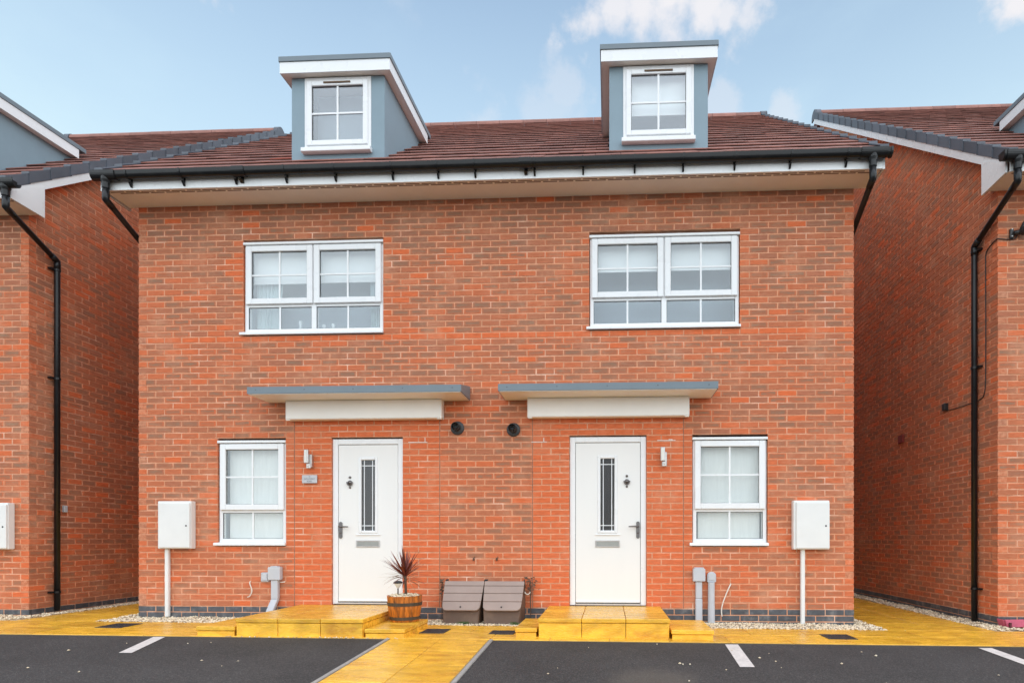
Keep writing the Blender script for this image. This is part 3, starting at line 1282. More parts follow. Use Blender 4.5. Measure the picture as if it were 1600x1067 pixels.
def build_verge(roof, house, xv, sgn, y_eave, z0, slope, ridge_y, rows, g, wall_x):
    """stepped caps along the verge at xv (sgn +1: roof ends to +x), bargeboard and box end below"""
    pit = math.atan(slope)
    drop = 0.150
    for r in range(rows):
        ya = y_eave + r * g * math.cos(pit)
        yb = ya + (g + .035) * math.cos(pit)
        lift0, lift1 = 0.022, -.010
        za, zb = z0 + slope * ya + lift0, z0 + slope * yb + lift1
        xo = xv + sgn * .022
        xi = xv - sgn * .075
        mb = MB()
        # side cheek
        t = .012
        a, b = (xo - t, xo) if sgn > 0 else (xo, xo + t)
        q = -.012 * sgn
        mb.hexa([(a, ya, za - drop), (b, ya, za - drop), (b + q, yb, zb - drop + .018), (a + q, yb, zb - drop + .018), (a, ya, za), (b, ya, za), (b + q, yb, zb), (a + q, yb, zb)])
        # top flange
        a, b = (xi, xo - t) if sgn > 0 else (xo + t, xi)
        mb.hexa([(a, ya, za - .014), (b, ya, za - .014), (b, yb, zb - .014), (a, yb, zb - .014), (a, ya, za - .001), (b, ya, za - .001), (b, yb, zb - .001), (a, yb, zb - .001)])
        # nose
        mb.box(min(xi, xo), max(xi, xo), ya - .010, ya - .0005, za - .034, za - .002)
        mb.build('verge_cap', M['verge'], roof)
    # bargeboard, box end
    bx0, bx1 = (xv - .012, xv + .006) if sgn > 0 else (xv - .006, xv + .012)
    zt = lambda y: z0 + slope * y - .10
    zb_ = lambda y: z0 + slope * y - .245
    mb = MB()
    mb.prism([(y_eave + .11, zb_(y_eave + .11) - .02), (0.04, zb_(0.04)), (ridge_y, zb_(ridge_y)), (ridge_y, zt(ridge_y)), (y_eave + .11, zt(y_eave + .11))], 'x', bx0, bx1)
    mb.build('bargeboard', M['upvc'], house)
    sz = 5.185 + (z0 - 5.745)
    mb = MB()
    e = .012 * sgn
    ex0, ex1 = sorted((xv - sgn * .010, xv + sgn * .012))
    mb.prism([(-.385, sz), (0.055, sz - .01), (0.055, zb_(0.055) + .03), (y_eave + .11, zt(y_eave + .11) - .02), (-.385, zt(y_eave + .06))], 'x', ex0, ex1)
    mb.build('box_end', M['upvc'], house)
    # underside of the verge overhang
    mb = MB()
    a, b = sorted((wall_x, xv - sgn * .012))
    y0_ = 0.055
    mb.hexa([(a, y0_, zb_(y0_) + .02), (b, y0_, zb_(y0_) + .02), (b, ridge_y, zb_(ridge_y) + .02), (a, ridge_y, zb_(ridge_y) + .02),
             (a, y0_, zb_(y0_) + .03), (b, y0_, zb_(y0_) + .03), (b, ridge_y, zb_(ridge_y) + .03), (a, ridge_y, zb_(ridge_y) + .03)])
    mb.build('verge_soffit', M['soffit'], house)


def build_eaves(house, x0, x1, dz, brackets, gx0, gx1, outlets, union_xs=()):
    """fascia, soffit and gutter along the front; dz is the house's level"""
    MB().box(x0, x1, -.405, -.385, 5.178 + dz, 5.40 + dz).build('fascia', M['upvc'], house, bevel=.002)
    MB().box(x0 + .002, x1 - .002, -.384, .004, 5.190 + dz, 5.199 + dz).build('soffit', M['soffit'], house)
    sl = MB()
    x = x0 + .05
    k = 0
    while x < x1 - .2:
        sl.box(x, x + .165, -.352, -.337, 5.1885 + dz, 5.1915 + dz)
        sl.box(x + .10, x + .265 if x + .265 < x1 else x1, -.322, -.307, 5.1885 + dz, 5.1915 + dz)
        x += .19
    o = sl.build('soffit_vent', M['slot'], house)
    # half-round gutter
    r, n = 0.049, 12
    cy, cz = -.464, 5.326 + dz
    outer = [(cy + r * math.cos(PI + PI * i / n), cz + r * 1.12 * math.sin(PI + PI * i / n)) for i in range(n + 1)]
    inner = [(cy + (r - .006) * math.cos(2 * PI - PI * i / n), cz + (r - .006) * 1.12 * math.sin(2 * PI - PI * i / n)) for i in range(n + 1)]
    prof = [(cy - r, cz + .022), (cy - r - .006, cz + .025), (cy - r - .006, cz + .022)] + outer + [(cy + r, cz + .022), (cy + r - .006, cz + .022)] + inner + [(cy - r + .006, cz + .022)]
    gut = MB()
    gut.prism(prof, 'x', gx0, gx1)
    go = gut.build('gutter', M['gutter'], house)
    smooth_by_angle(go, 35)
    for (xe, t) in ((gx0, -1), (gx1, 1)):
        cap = MB()
        a, b = sorted((xe - .002 * t, xe + .022 * t))
        po = [(cy + (r + .008) * math.cos(PI + PI * i / n), cz + (r + .008) * 1.12 * math.sin(PI + PI * i / n)) for i in range(n + 1)]
        cap.prism([(cy - r - .008, cz + .032)] + po + [(cy + r + .008, cz + .032)], 'x', a, b)
        cap.build('gutter_stop', M['gutter'], go)
    for bx in brackets:
        mb = MB()
        po = [(cy + (r + .007) * math.cos(PI + PI * i / n), cz + (r + .007) * 1.12 * math.sin(PI + PI * i / n)) for i in range(n + 1)]
        pi_ = [(cy + (r + .0015) * math.cos(PI + PI * i / n), cz + (r + .0015) * 1.12 * math.sin(PI + PI * i / n)) for i in range(n + 1)]
        mb.prism([(cy - r - .009, cz + .029)] + po + list(reversed(pi_)) + [(cy - r - .0065, cz + .029)], 'x', bx - .010, bx + .010)
        mb.prism([(-.406, cz - .01), (-.406, cz - .125), (-.42, cz - .125), (cy + .01, cz - .083), (cy + .055, cz - .05)], 'x', bx - .010, bx + .010)
        mb.build('gutter_bracket', M['gutter'], go)
    for ux in union_xs:
        mb = MB()
        po = [(cy + (r + .009) * math.cos(PI + PI * i / n), cz + (r + .009) * 1.12 * math.sin(PI + PI * i / n)) for i in range(n + 1)]
        pi_ = [(cy + (r + .0015) * math.cos(PI + PI * i / n), cz + (r + .0015) * 1.12 * math.sin(PI + PI * i / n)) for i in range(n + 1)]
        mb.prism([(cy - r - .011, cz + .03)] + po + list(reversed(pi_)) + [(cy - r - .0065, cz + .03)], 'x', ux - .07, ux + .07)
        mb.prism([(-.4065, cz - .01), (-.4065, cz - .11), (-.42, cz - .11), (cy + .01, cz - .09), (cy + .055, cz - .05)], 'x', ux - .018, ux + .018)
        mb.build('gutter_union', M['gutter'], go)
    for ox in outlets:
        mb = MB()
        mb.lathe([(.054, cz - .02), (.052, cz - .065), (.042, cz - .095), (.040, cz - .16)], ox, cy, 16)
        mb.box(ox - .14, ox + .14, cy - r - .012, cy - r - .0065, cz - .005, cz + .03)
        po = [(cy + (r + .010) * math.cos(PI + PI * i / n), cz + (r + .010) * 1.12 * math.sin(PI + PI * i / n)) for i in range(n + 1)]
        pi_ = [(cy + (r + .0015) * math.cos(PI + PI * i / n), cz + (r + .0015) * 1.12 * math.sin(PI + PI * i / n)) for i in range(n + 1)]
        mb.prism(po + list(reversed(pi_)), 'x', ox - .14, ox + .14)
        mb.build('gutter_outlet', M['gutter'], go)
    return go


def downpipe(house, ox, dz, wx, wy, z_elbow, z_bot, clips, side):
    """from the outlet at ox over the corner to the side wall; side +1 when the wall faces +x"""
    cz = 5.326 + dz
    top = (ox, -.464, cz - .13)
    p = [top, (ox, -.464, cz - .29), (wx, wy, z_elbow), (wx, wy, z_bot)]
    pts = []
    for i, q in enumerate(p):
        q = Vector(q)
        if 0 < i < len(p) - 1:
            a, b = Vector(p[i - 1]), Vector(p[i + 1])
            pts.append(q + (a - q).normalized() * .05)
            pts.append(q)
            pts.append(q + (b - q).normalized() * .05)
        else:
            pts.append(q)
    mb = MB()
    mb.tube(pts, .034, 14)
    dp = mb.build('downpipe', M['gutter'], house, smooth=True)
    for i in (1, 2):
        q = Vector(p[i])
        a, b = Vector(p[i - 1]), Vector(p[i + 1])
        mb = MB()
        mb.tube([q + (a - q).normalized() * .11, q + (a - q).normalized() * .03, q, q + (b - q).normalized() * .03, q + (b - q).normalized() * .11], .0385, 14)
        mb.build('pipe_bend', M['gutter'], dp, smooth=True)
    for zc in clips:
        mb = MB()
        mb.lathe([(.035, zc - .016), (.041, zc - .014), (.041, zc + .014), (.035, zc + .016)], wx, wy, 16)
        a, b = sorted((wx, wx - side * .05))
        mb.box(a, b, wy - .09, wy - .03, zc - .012, zc + .012)
        mb.build('pipe_clip', M['gutter'], dp)
    return dp


def dormer(house, x0, x1, dz, zbase=5.62, window=True, blind=None):
    """front wall flush with the house front, x0..x1 the cheeks"""
    zt = 6.742 + dz
    yb = 1.45
    d = MB()
    zf = zbase + dz
    holes = []
    a0, a1 = x0 + .168, x1 - .168
    b0, b1 = 5.805 + dz, zt - .004
    if window:
        d.box(x0, a0, 0, .08, zf, zt).box(a1, x1, 0, .08, zf, zt).box(a0, a1, .0005, .08, zf, b0)
    else:
        d.box(x0, x1, 0, .08, zf, zt)
    dm = d.build('dormer', M['dormer'], house)
    for xa, xb in ((x0, x0 + .03), (x1 - .03, x1)):
        MB().box(xa, xb, .0805, yb, zf + .02, zt + .10).build('cheek', M['dormer'], dm)
    # flat roof: rises a little towards the back
    o = .10
    rz = .09
    X0, X1, Y0, Y1 = x0 - o, x1 + o, -o, yb

    def slabq(xa, xb, ya, yb_, za, zb):
        h = lambda y: rz * (y - Y0) / (Y1 - Y0)
        return MB().hexa([(xa, ya, za + h(ya)), (xb, ya, za + h(ya)), (xb, yb_, za + h(yb_)), (xa, yb_, za + h(yb_)),
                          (xa, ya, zb + h(ya)), (xb, ya, zb + h(ya)), (xb, yb_, zb + h(yb_)), (xa, yb_, zb + h(yb_))])
    slabq(X0 + .012, X1 - .012, Y0 + .012, Y1, zt, zt + .006).build('soffit', M['soffit'], dm)
    slabq(X0, X1, Y0, Y0 + .011, zt - .004, zt + .132).build('fascia', M['upvc'], dm)
    slabq(X0, X0 + .011, Y0 + .0115, Y1, zt - .004, zt + .132).build('fascia', M['upvc'], dm)
    slabq(X1 - .011, X1, Y0 + .0115, Y1, zt - .004, zt + .132).build('fascia', M['upvc'], dm)
    slabq(X0 - .012, X1 + .012, Y0 - .012, Y1 + .12, zt + .133, zt + .198).build('roof_cover', M['canopy_grey'], dm, bevel=.004)
    if window:
        yf = -.012
        w = MB()
        wm = ring(a0, a1, b0 + .05, b1, .05, yf, yf + .075).build('window_frame', M['upvc'], dm, bevel=.005)
        f0, f1, g0, g1 = a0 + .035, a1 - .035, b0 + .085, b1 - .052
        rail = .062
        ring(f0, f1, g0, g1, rail, yf - .02, yf + .03).build('sash', M['upvc'], dm, bevel=.006)
        p0, p1, q0, q1 = f0 + rail, f1 - rail, g0 + rail, g1 - rail
        ring(p0, p1, q0, q1, .005, yf, yf + .01).build('gasket', M['gap'], dm)
        MB().box(p0 + .004, p1 - .004, yf + .006, yf + .010, q0 + .004, q1 - .004).build('pane', M['glass'], dm)
        xm, zm = (p0 + p1) / 2, (q0 + q1) / 2
        MB().box(xm - .012, xm + .012, yf - .003, yf + .0055, q0, q1).build('glazing_bar', M['upvc'], dm)
        MB().box(p0, xm - .012, yf - .002, yf + .005, zm - .011, zm + .011).build('glazing_bar', M['upvc'], dm)
        MB().box(xm + .012, p1, yf - .002, yf + .005, zm - .011, zm + .011).build('glazing_bar', M['upvc'], dm)
        MB().box(xm - .17, xm + .17, yf - .030, yf - .019, g1 - .038, g1 - .018).build('trickle_vent', M['slot'], dm, bevel=.003)
        mb = MB()
        mb.prism([(yf - .062, b0 - .012), (yf - .035, b0 - .02), (yf + .06, b0 - .008), (yf + .06, b0 + .05), (yf - .052, b0 + .042), (yf - .062, b0 + .032)], 'x', a0 - .02, a1 + .012)
        mb.build('sill', M['upvc'], dm, bevel=.004)
        if blind:
            MB().box(f0 + .03, f1 - .03, yf + .11, yf + .113, blind + dz, g1).build('blind', M['blind'], dm)
            MB().box(f0 + .03, f1 - .03, yf + .104, yf + .118, blind + dz - .02, blind + dz).build('blind_rail', M['blind'], dm)
        mb = MB()
        MB().box(a0 + .01, a1 - .01, yf + .33, yf + .34, b0, b1).build('room_lining', M['room'], dm)
    return dm


def canopy(house, x0, x1, bx0, bx1):
    zs, zt = 2.716, 2.797
    y0 = -.455
    c = MB()
    # roof with a fall: higher at the wall
    c.hexa([(x0 + .006, y0 + .006, zs + .012), (x1 - .006, y0 + .006, zs + .012), (x1 - .006, -.004, zs + .012), (x0 + .006, -.004, zs + .012),
            (x0 + .006, y0 + .006, zt - .006), (x1 - .006, y0 + .006, zt - .006), (x1 - .006, -.004, zt + .085), (x0 + .006, -.004, zt + .085)])
    cn = c.build('porch_canopy', M['canopy_grey'], house)
    MB().box(x0, x1, y0 - .004, y0 + .005, zs, zt).build('canopy_fascia', M['canopy_grey'], cn, bevel=.002)
    for xa, xb in ((x0 - .004, x0 + .0055), (x1 - .0055, x1 + .004)):
        MB().prism([(y0 - .003, zs + .001), (-.004, zs + .001), (-.004, zt + .088), (y0 - .003, zt - .001)], 'x', xa, xb).build('canopy_end', M['canopy_grey'], cn)
    MB().box(x0 + .008, x1 - .008, y0 + .0055, -.004, zs - .006, zs + .006).build('canopy_soffit', M['canopy_white'], cn)
    bx = MB()
    bx.box(bx0, bx1, -.125, -.003, 2.478, zs - .0065)
    bx.build('canopy_board', M['canopy_white'], cn, bevel=.006)
    MB().box(bx0 + .012, bx1 - .012, -.129, -.1255, 2.487, 2.70).build('board_face', M['canopy_white'], cn, bevel=.001)
    for xx in (bx0 + .03, bx1 - .03):
        MB().box(xx - .025, xx + .025, -.12, -.09, 2.468, 2.4775).build('board_foot', M['canopy_white'], cn)
    n = 5
    for k in range(n):
        xx = x0 + .1 + (x1 - x0 - .2) * k / (n - 1)
        MB().lathe([(0.0, -.004), (.005, -.003), (.007, 0)], xx, (zs + zt) / 2 + .005, 8, 'y', y0 - .004).build('canopy_screw', M['verge'], cn)
    return cn


# ------------------------------------------------------------------ main house
ZB = 0.173          # plinth top, course datum


def main_house():
    X0, X1 = -5.935, 2.915
    h = thing('house', 'wide red brick pair of houses, two white doors under grey porch canopies', 'house', (-1.5, 0, 0), 'red brick houses in the row')
    openings = [(-4.577, -2.795, 3.548, 4.748), (-0.243, 1.572, 3.548, 4.748),
                (-4.910, -4.030, 0.923, 2.273), (1.002, 1.902, 0.923, 2.273),
                (-3.450, -2.550, 0.19, 2.273), (-0.485, 0.451, 0.19, 2.273)]
    mort = mortar_front(h, X0 + .006, X1 - .006, -0.12, 5.21, openings)
    # side returns and back
    mort.quadf([(X1 - .006, .0055, -.12), (X1 - .006, 9.7, -.12), (X1 - .006, 9.7, 5.21), (X1 - .006, 4.85, 9.2), (X1 - .006, .0055, 5.21)])
    mort.quadf([(X0 + .006, 9.7, -.12), (X0 + .006, .0055, -.12), (X0 + .006, .0055, 5.21), (X0 + .006, 4.85, 9.2), (X0 + .006, 9.7, 5.21)])
    mort.quadf([(X1, 9.7, -.12), (X0, 9.7, -.12), (X0, 9.7, 5.21), (X1, 9.7, 5.21)])
    wall = mort.build('wall', M['mortar'], h)
    L = X1 - X0
    hol = [(a - X0, b - X0, c, d) for a, b, c, d in openings]
    pan = [(-3.92 - X0, -2.087 - X0, ZB, 2.50), (-.938 - X0, .896 - X0, ZB, 2.50)]
    br = wall_bricks(L, ZB, -3, 67, tone_front, hol, pan, pitch=L / 39.5)
    recs = place_wall(wall, br, (X0, 0, 0), 0)
    # short returns of the flanks
    br = wall_bricks(3.0, ZB, -3, 67, tone_side)
    recs += place_wall(wall, br, (X1, 0.0, 0), PI / 2)
    br = wall_bricks(3.0, ZB, -3, 67, tone_side)
    recs += place_wall(wall, br, (X0, 3.0, 0), -PI / 2)
    commit_bricks(wall, recs)
    # lime smears on joints beside the door heads
    for (x, z, w, hh) in ((-2.36, 2.206, .24, .012), (-2.27, 2.235, .012, .055), (-.86, 2.198, .19, .012), (-.80, 2.22, .012, .06), (.69, 2.206, .22, .012), (.74, 2.215, .05, .014)):
        MB().box(x - w / 2, x + w / 2, -.0022, .006, z - hh / 2, z + hh / 2).build('lime_smear', M['salt'], wall, bevel=.002)
    # movement joints beside the door panels
    for x in (-3.92, -2.087, -.938, .896):
        MB().box(x - .004, x + .004, .0025, .0062, ZB, 2.50).build('movement_joint', M['sealant'], wall)

    w1 = window_wide(h, -4.577, -2.795, 3.552, 4.722, 4.262, left_curtain=True)
    w2 = window_wide(h, -0.243, 1.572, 3.552, 4.712, 4.325)
    window_small(h, -4.910, -4.030, 0.928, 2.250)
    window_small(h, 1.002, 1.902, 0.928, 2.246)
    front_door(h, -3.448, -2.552, 0.205, 2.258, True)
    front_door(h, -0.483, 0.449, 0.205, 2.261, False)

    zr, sl, ry = 5.745, 0.762, 4.85
    XL, XR = -6.085, 3.095
    cuts = [(-3.953, -2.777, -.02, 1.50), (0.0, 1.188, -.02, 1.50)]
    roof, rows, g, pit, tilt = build_roof(h, XL, XR, -.455, zr, sl, ry, .375, cuts, new_tiles=[(-4.12, 2)])
    build_verge(roof, h, XL, -1, -.455, zr, sl, ry, rows, g, X0)
    build_verge(roof, h, XR, 1, -.455, zr, sl, ry, rows, g, X1)
    build_eaves(h, XL + .03, XR - .02, 0.0,
                [-5.69, -5.04, -4.40, -3.79, -3.20, -2.52, -1.985, -1.55, -.86, -.30, .29, .84, 1.42, 2.04, 2.66], -6.10, 3.12, [-5.965, 2.94], [-4.33, -.96])
    downpipe(h, -5.965, 0, -5.99, .35, 4.70, .05, [4.5, 3.0, .3], -1)
    downpipe(h, 2.94, 0, 2.97, .35, 4.66, .02, [4.5, 3.0, .3], 1)
    dormer(h, -3.953, -2.777, 0, blind=None)
    dormer(h, 0.0, 1.188, 0, blind=6.22)
    # flashings where the cheeks meet the tiles
    canopy(h, -4.245, -1.712, -3.968, -2.030)
    canopy(h, -1.275, 1.228, -.985, .952)
    return h


house_main = main_house()


def neighbour(name_label, xw, side, dz, z0, ry, xv, dorm, width=4.6, brackets=(), gx=None, outlet=None, pipe=None, clips=()):
    """house whose corner is at xw; side +1: the house lies to +x and shows its -x flank"""
    xa, xb = (xw, xw + width) if side > 0 else (xw - width, xw)
    h = thing('house', name_label, 'house', ((xa + xb) / 2, 0, 0), 'red brick houses in the row')
    zb = ZB + dz
    wins = []
    if side < 0:
        s = xw - 2.915
        wide = (-0.243 + s, 1.572 + s)
        small = (1.002 + s, 1.902 + s)
    else:
        s = xw + 5.935
        wide = (-4.577 + s, -2.795 + s)
        small = (-4.910 + s, -4.030 + s)
    openings = [(wide[0], wide[1], 3.548 + dz, 4.748 + dz), (small[0], small[1], .923 + dz, 2.273 + dz)]
    mort = mortar_front(h, xa + .006, xb - .006, -.14, 5.21 + dz, openings)
    sl = .762
    depth = 2 * ry
    ex = xw - .006 * (-side) * -1
    ex = xw + .006 * side
    pts = [(ex, .0055, -.14), (ex, depth, -.14), (ex, depth, 5.21 + dz), (ex, ry, z0 + sl * ry - .2), (ex, .0055, z0 - .2)]
    mort.quadf(pts if side < 0 else pts[::-1])
    wall = mort.build('wall', M['mortar'], h)
    hol = [(a - xa, b - xa, c, d) for a, b, c, d in openings]
    recs = place_wall(wall, wall_bricks(width, zb, -3, 67, tone_front, hol, pitch=.22439), (xa, 0, 0), 0)
    Ls = 6.0
    if side < 0:
        top = lambda u: z0 + sl * u - .20
        br = wall_bricks(Ls, zb, -3, 110, tone_side, topfn=top)
        recs += place_wall(wall, br, (xw, 0, 0), PI / 2)
    else:
        top = lambda u: z0 + sl * (Ls - u) - .20
        br = wall_bricks(Ls, zb, -3, 110, tone_side, topfn=top)
        recs += place_wall(wall, br, (xw, Ls, 0), -PI / 2)
    commit_bricks(wall, recs)
    window_wide(h, wide[0], wide[1], 3.552 + dz, 4.722 + dz, 4.28 + dz)
    window_small(h, small[0], small[1], .928 + dz, 2.25 + dz)
    x_far = xb + .15 if side > 0 else xa - .15
    r0, r1 = (xv, x_far) if side > 0 else (x_far, xv)
    roof, rows, g, pit, tilt = build_roof(h, r0, r1, -.455, z0, sl, ry, .375, [(dorm[0], dorm[1], -.02, 1.5)])
    build_verge(roof, h, xv, -side, -.455, z0, sl, ry, rows, g, xw)
    e0, e1 = (xv + .03, x_far) if side > 0 else (x_far, xv - .03)
    g0, g1 = (gx, x_far) if side > 0 else (x_far, gx)
    build_eaves(h, e0, e1, dz, brackets, g0, g1, [outlet])
    downpipe(h, outlet, dz, pipe[0], pipe[1], pipe[2], pipe[3], clips, -side)
    dormer(h, dorm[0], dorm[1], dz, window=True)
    return h


house_w = neighbour('red brick house with black downpipe and white meter cabinet, cut off at the left edge', -7.385, -1, -.055, 5.69, 5.70, -7.235,
                    (-9.31, -8.135), brackets=(-7.9, -8.6, -9.3), gx=-7.145, outlet=-7.21, pipe=(-7.335, .347, 4.70, .07), clips=(4.58, 3.14, .31))
house_e = neighbour('red brick house with black downpipe and security camera, cut off at the right edge', 4.58, 1, -.072, 5.665, 6.0, 4.435,
                    (5.60, 6.775), brackets=(5.0, 5.7, 6.4), gx=4.355, outlet=4.505, pipe=(4.53, .379, 4.64, .0), clips=(4.575, 3.135, .4))

# ------------------------------------------------------------------ ground, paving, tarmac
def sheet(name, xs, ys, zf, m, kind='structure'):
    mb = MB()
    nx = len(xs)
    for y in ys:
        for x in xs:
            mb.v.append((x, y, zf(x, y)))
    for j in range(len(ys) - 1):
        for i in range(nx - 1):
            a = j * nx + i
            mb.f.append((a, a + 1, a + nx + 1, a + nx))
    return mb.build(name, m, None, kind=kind)


sheet('ground', [-150, -20, 20, 150], [-1.5, 20, 250], lambda x, y: -.14, M['earth'])
TG = lambda x, y: G(max(min(x, 12), -12), y) - .012
sheet('tarmac', [-150, -12, -6, -2, 0, 2, 5, 12, 150], [-200, -20, -8, -6, -4, -3, -2.4, -2, -1.7, -1.36, -1.33], TG, M['tarmac'])

bed = MB()
for (x0, x1, y0, y1) in ((-12, 9.0, -1.355, -.40), (-7.14, -6.14, -.40, 7.0), (3.14, 4.30, -.40, 7.0)):
    n = 8
    for i in range(n):
        a, b = x0 + (x1 - x0) * i / n, x0 + (x1 - x0) * (i + 1) / n
        bed.hexa([(a, y0, -.12), (b, y0, -.12), (b, y1, -.12), (a, y1, -.12), (a, y0, G(a) - .006), (b, y0, G(b) - .006), (b, y1, G(b) - .006), (a, y1, G(a) - .006)])
paving = bed.build('paving', M['joint'], None, kind='structure')
PATH0, PATH1 = -2.205, -1.205
for y0 in (-7.6, -5.6, -3.6):
    y1 = y0 + 2.0 if y0 < -4 else -1.352
    pass


def slab(parent, x0, x1, y0, y1, name='slab', gap=.003):
    x0, x1, y0, y1 = x0 + gap, x1 - gap, y0 + gap, y1 - gap
    dz = R.uniform(-.0012, .0012)
    c = .003
    mb = MB()
    z = lambda x, y: G(x, y) + dz
    b = len(mb.v)
    lo = [(x0, y0), (x1, y0), (x1, y1), (x0, y1)]
    hi = [(x0 + c, y0 + c), (x1 - c, y0 + c), (x1 - c, y1 - c), (x0 + c, y1 - c)]
    mb.v += [(x, y, z(x, y) - .03) for x, y in lo] + [(x, y, z(x, y) - c) for x, y in lo] + [(x, y, z(x, y)) for x, y in hi]
    for i in range(4):
        j = (i + 1) % 4
        mb.f += [(i, j, 4 + j, 4 + i), (4 + i, 4 + j, 8 + j, 8 + i)]
    mb.f.append((8, 9, 10, 11))
    return mb.build(name, M['slab'], parent)


# strip along the fronts: two rows; the gaps between the houses: two columns
xs = [-12 + .6 * i for i in range(36)]
for i in range(35):
    for (y0, y1, s) in ((-1.355, -.88, 0), (-.88, -.405, .3)):
        a, b = xs[i] + s, xs[i] + .6 + s
        slab(paving, a, b, y0, y1)
for (x0, x1) in ((-7.14, -6.64), (-6.64, -6.14), (3.14, 3.72), (3.72, 4.30)):
    y = -.405
    while y < 6:
        slab(paving, x0, x1, y, y + .6)
        y += .6
# garden path down to the street
path = MB()
ys = [-7.2, -6, -4.5, -3.0, -2.0, -1.358]
for i in range(len(ys) - 1):
    a, b = ys[i], ys[i + 1]
    path.hexa([(PATH0, a, G(-1.7, a) - .1), (PATH1, a, G(-1.7, a) - .1), (PATH1, b, G(-1.7, b) - .1), (PATH0, b, G(-1.7, b) - .1),
               (PATH0, a, G(-1.7, a) - .006), (PATH1, a, G(-1.7, a) - .006), (PATH1, b, G(-1.7, b) - .006), (PATH0, b, G(-1.7, b) - .006)])
path = path.build('path', M['joint'], None, kind='structure')
y = -1.36
while y > -7.0:
    xm = -1.70
    slab(path, PATH0 + .004, xm, y - .5, y)
    slab(path, xm, PATH1 - .004, y - .5, y)
    y -= .5
for xk in (PATH0 - .042, PATH1 + .006):
    y = -1.36
    while y > -7.0:
        a, b = y - .9 + .004, y - .002
        mb = MB()
        x1 = xk + .036
        mb.hexa([(xk, a, G(xk, a) - .1), (x1, a, G(xk, a) - .1), (x1, b, G(xk, b) - .1), (xk, b, G(xk, b) - .1),
                 (xk, a, G(xk, a) + .004), (x1, a, G(xk, a) + .004), (x1, b, G(xk, b) + .004), (xk, b, G(xk, b) + .004)])
        mb.build('edging_kerb', M['edging'], path, bevel=.006)
        y -= .9

# parking bay marks
for (xa, ya, xb, yb) in ((-4.60, -1.39, -4.41, -2.06), (1.19, -1.41, 1.155, -2.25), (3.575, -1.43, 3.60, -2.28)):
    mb = MB()
    n = 6
    w = .062
    for i in range(n):
        t0, t1 = i / n, (i + 1) / n
        p, q = (xa + (xb - xa) * t0, ya + (yb - ya) * t0), (xa + (xb - xa) * t1, ya + (yb - ya) * t1)
        zz = lambda x, y: TG(x, y) + .004
        mb.quadf([(q[0] - w, q[1], zz(*q)), (q[0] + w, q[1], zz(*q)), (p[0] + w, p[1], zz(*p)), (p[0] - w, p[1], zz(*p))])
    mb.build('parking_line', M['line'], None, kind='structure')


# ------------------------------------------------------------------ gravel
def stone(mb, x, y, z, r):
    sx, sy, sz = r * R.uniform(.75, 1.3), r * R.uniform(.75, 1.3), r * R.uniform(.5, .85)
    a = R.uniform(0, PI)
    ca, sa = math.cos(a), math.sin(a)
    b = len(mb.v)
    base = [(1, 0, -.2), (.31, .95, .1), (-.81, .59, -.2), (-.81, -.59, .15), (.31, -.95, -.1), (.1, .05, 1), (0, 0, -1)]
    for (p, q, s) in base:
        k = R.uniform(.8, 1.2)
        p, q, s = p * sx * k, q * sy * k, s * sz * R.uniform(.85, 1.15)
        mb.v.append((x + p * ca - q * sa, y + p * sa + q * ca, z + s))
    for i in range(5):
        j = (i + 1) % 5
        mb.f += [(b + i, b + j, b + 5), (b + j, b + i, b + 6)]


def gravel_bed(areas, avoid=(), dens=2900):
    mb = MB()
    for (x0, x1, y0, y1) in areas:
        n = int((x1 - x0) * (y1 - y0) * dens)
        for _ in range(n):
            x, y = R.uniform(x0, x1), R.uniform(y0, y1)
            if any(a < x < b and c < y < d for a, b, c, d in avoid):
                continue
            z = G(x) + .002 + .016 * mn.noise(Vector((x * 2.2, y * 4, .3))) + R.uniform(-.006, .008)
            stone(mb, x, y, z, R.uniform(.008, .016))
        # bedding below the stones
        mb.box(x0, x1, y0, y1, -.13, G((x0 + x1) / 2) - .016)
    return mb.build('gravel', M['gravel'], None, kind='stuff')


steps_avoid = [(-3.84, -2.50, -1.4, 0.1), (-4.26, -3.84, -1.4, -.62), (-2.50, -2.07, -1.4, -.52), (-.735, .62, -1.4, .1), (-.975, -.735, -1.4, -.42), (.62, 1.06, -1.4, -.42)]
g1 = gravel_bed([(-6.13, -3.84, -.43, -.002)], steps_avoid)
g2 = gravel_bed([(-2.50, -.735, -.43, -.002)], steps_avoid)
g3 = gravel_bed([(.62, 3.13, -.45, -.002)], steps_avoid)
g4 = gravel_bed([(-12, -7.385, -.30, -.002), (-7.384, -7.13, -.30, 6.0)], (), 2000)
g5 = gravel_bed([(4.58, 9.0, -.30, -.002), (4.29, 4.578, -.30, 6.0)], (), 2000)
g6 = gravel_bed([(-6.13, -5.936, 0.0, 4.0)], (), 2000)
g7 = gravel_bed([(2.916, 3.13, 0.0, 4.0)], (), 2000)
# spilled stones on the tarmac and paving
mb = MB()
for (x, y) in ((.464, -1.45), (.601, -2.17), (.625, -2.196), (.685, -2.193), (1.332, -1.938), (1.983, -2.104), (-1.911, -1.365), (-3.2, -2.3), (-5.0, -2.0), (3.1, -2.4), (3.9, -1.55), (-3.9, -1.62), (2.4, -1.8), (-4.8, -2.6)):
    stone(mb, x, y, TG(x, y) + .006, R.uniform(.008, .016))
for _ in range(60):
    x = R.uniform(-3.9, -2.1)
    stone(mb, x, -1.365 + R.uniform(-.03, .012), G(x) + .002, R.uniform(.004, .010))
for _ in range(45):
    x, y = R.uniform(-6.2, 4.2), R.uniform(-.62, -.43) if R.random() < .6 else R.uniform(-2.8, -1.5)
    if any(a - .05 < x < b + .05 and c - .05 < y < d for a, b, c, d in steps_avoid):
        continue
    stone(mb, x, y, G(x, y) - .004, R.uniform(.005, .010))
mb.build('loose_stones', M['gravel'], None, kind='stuff')

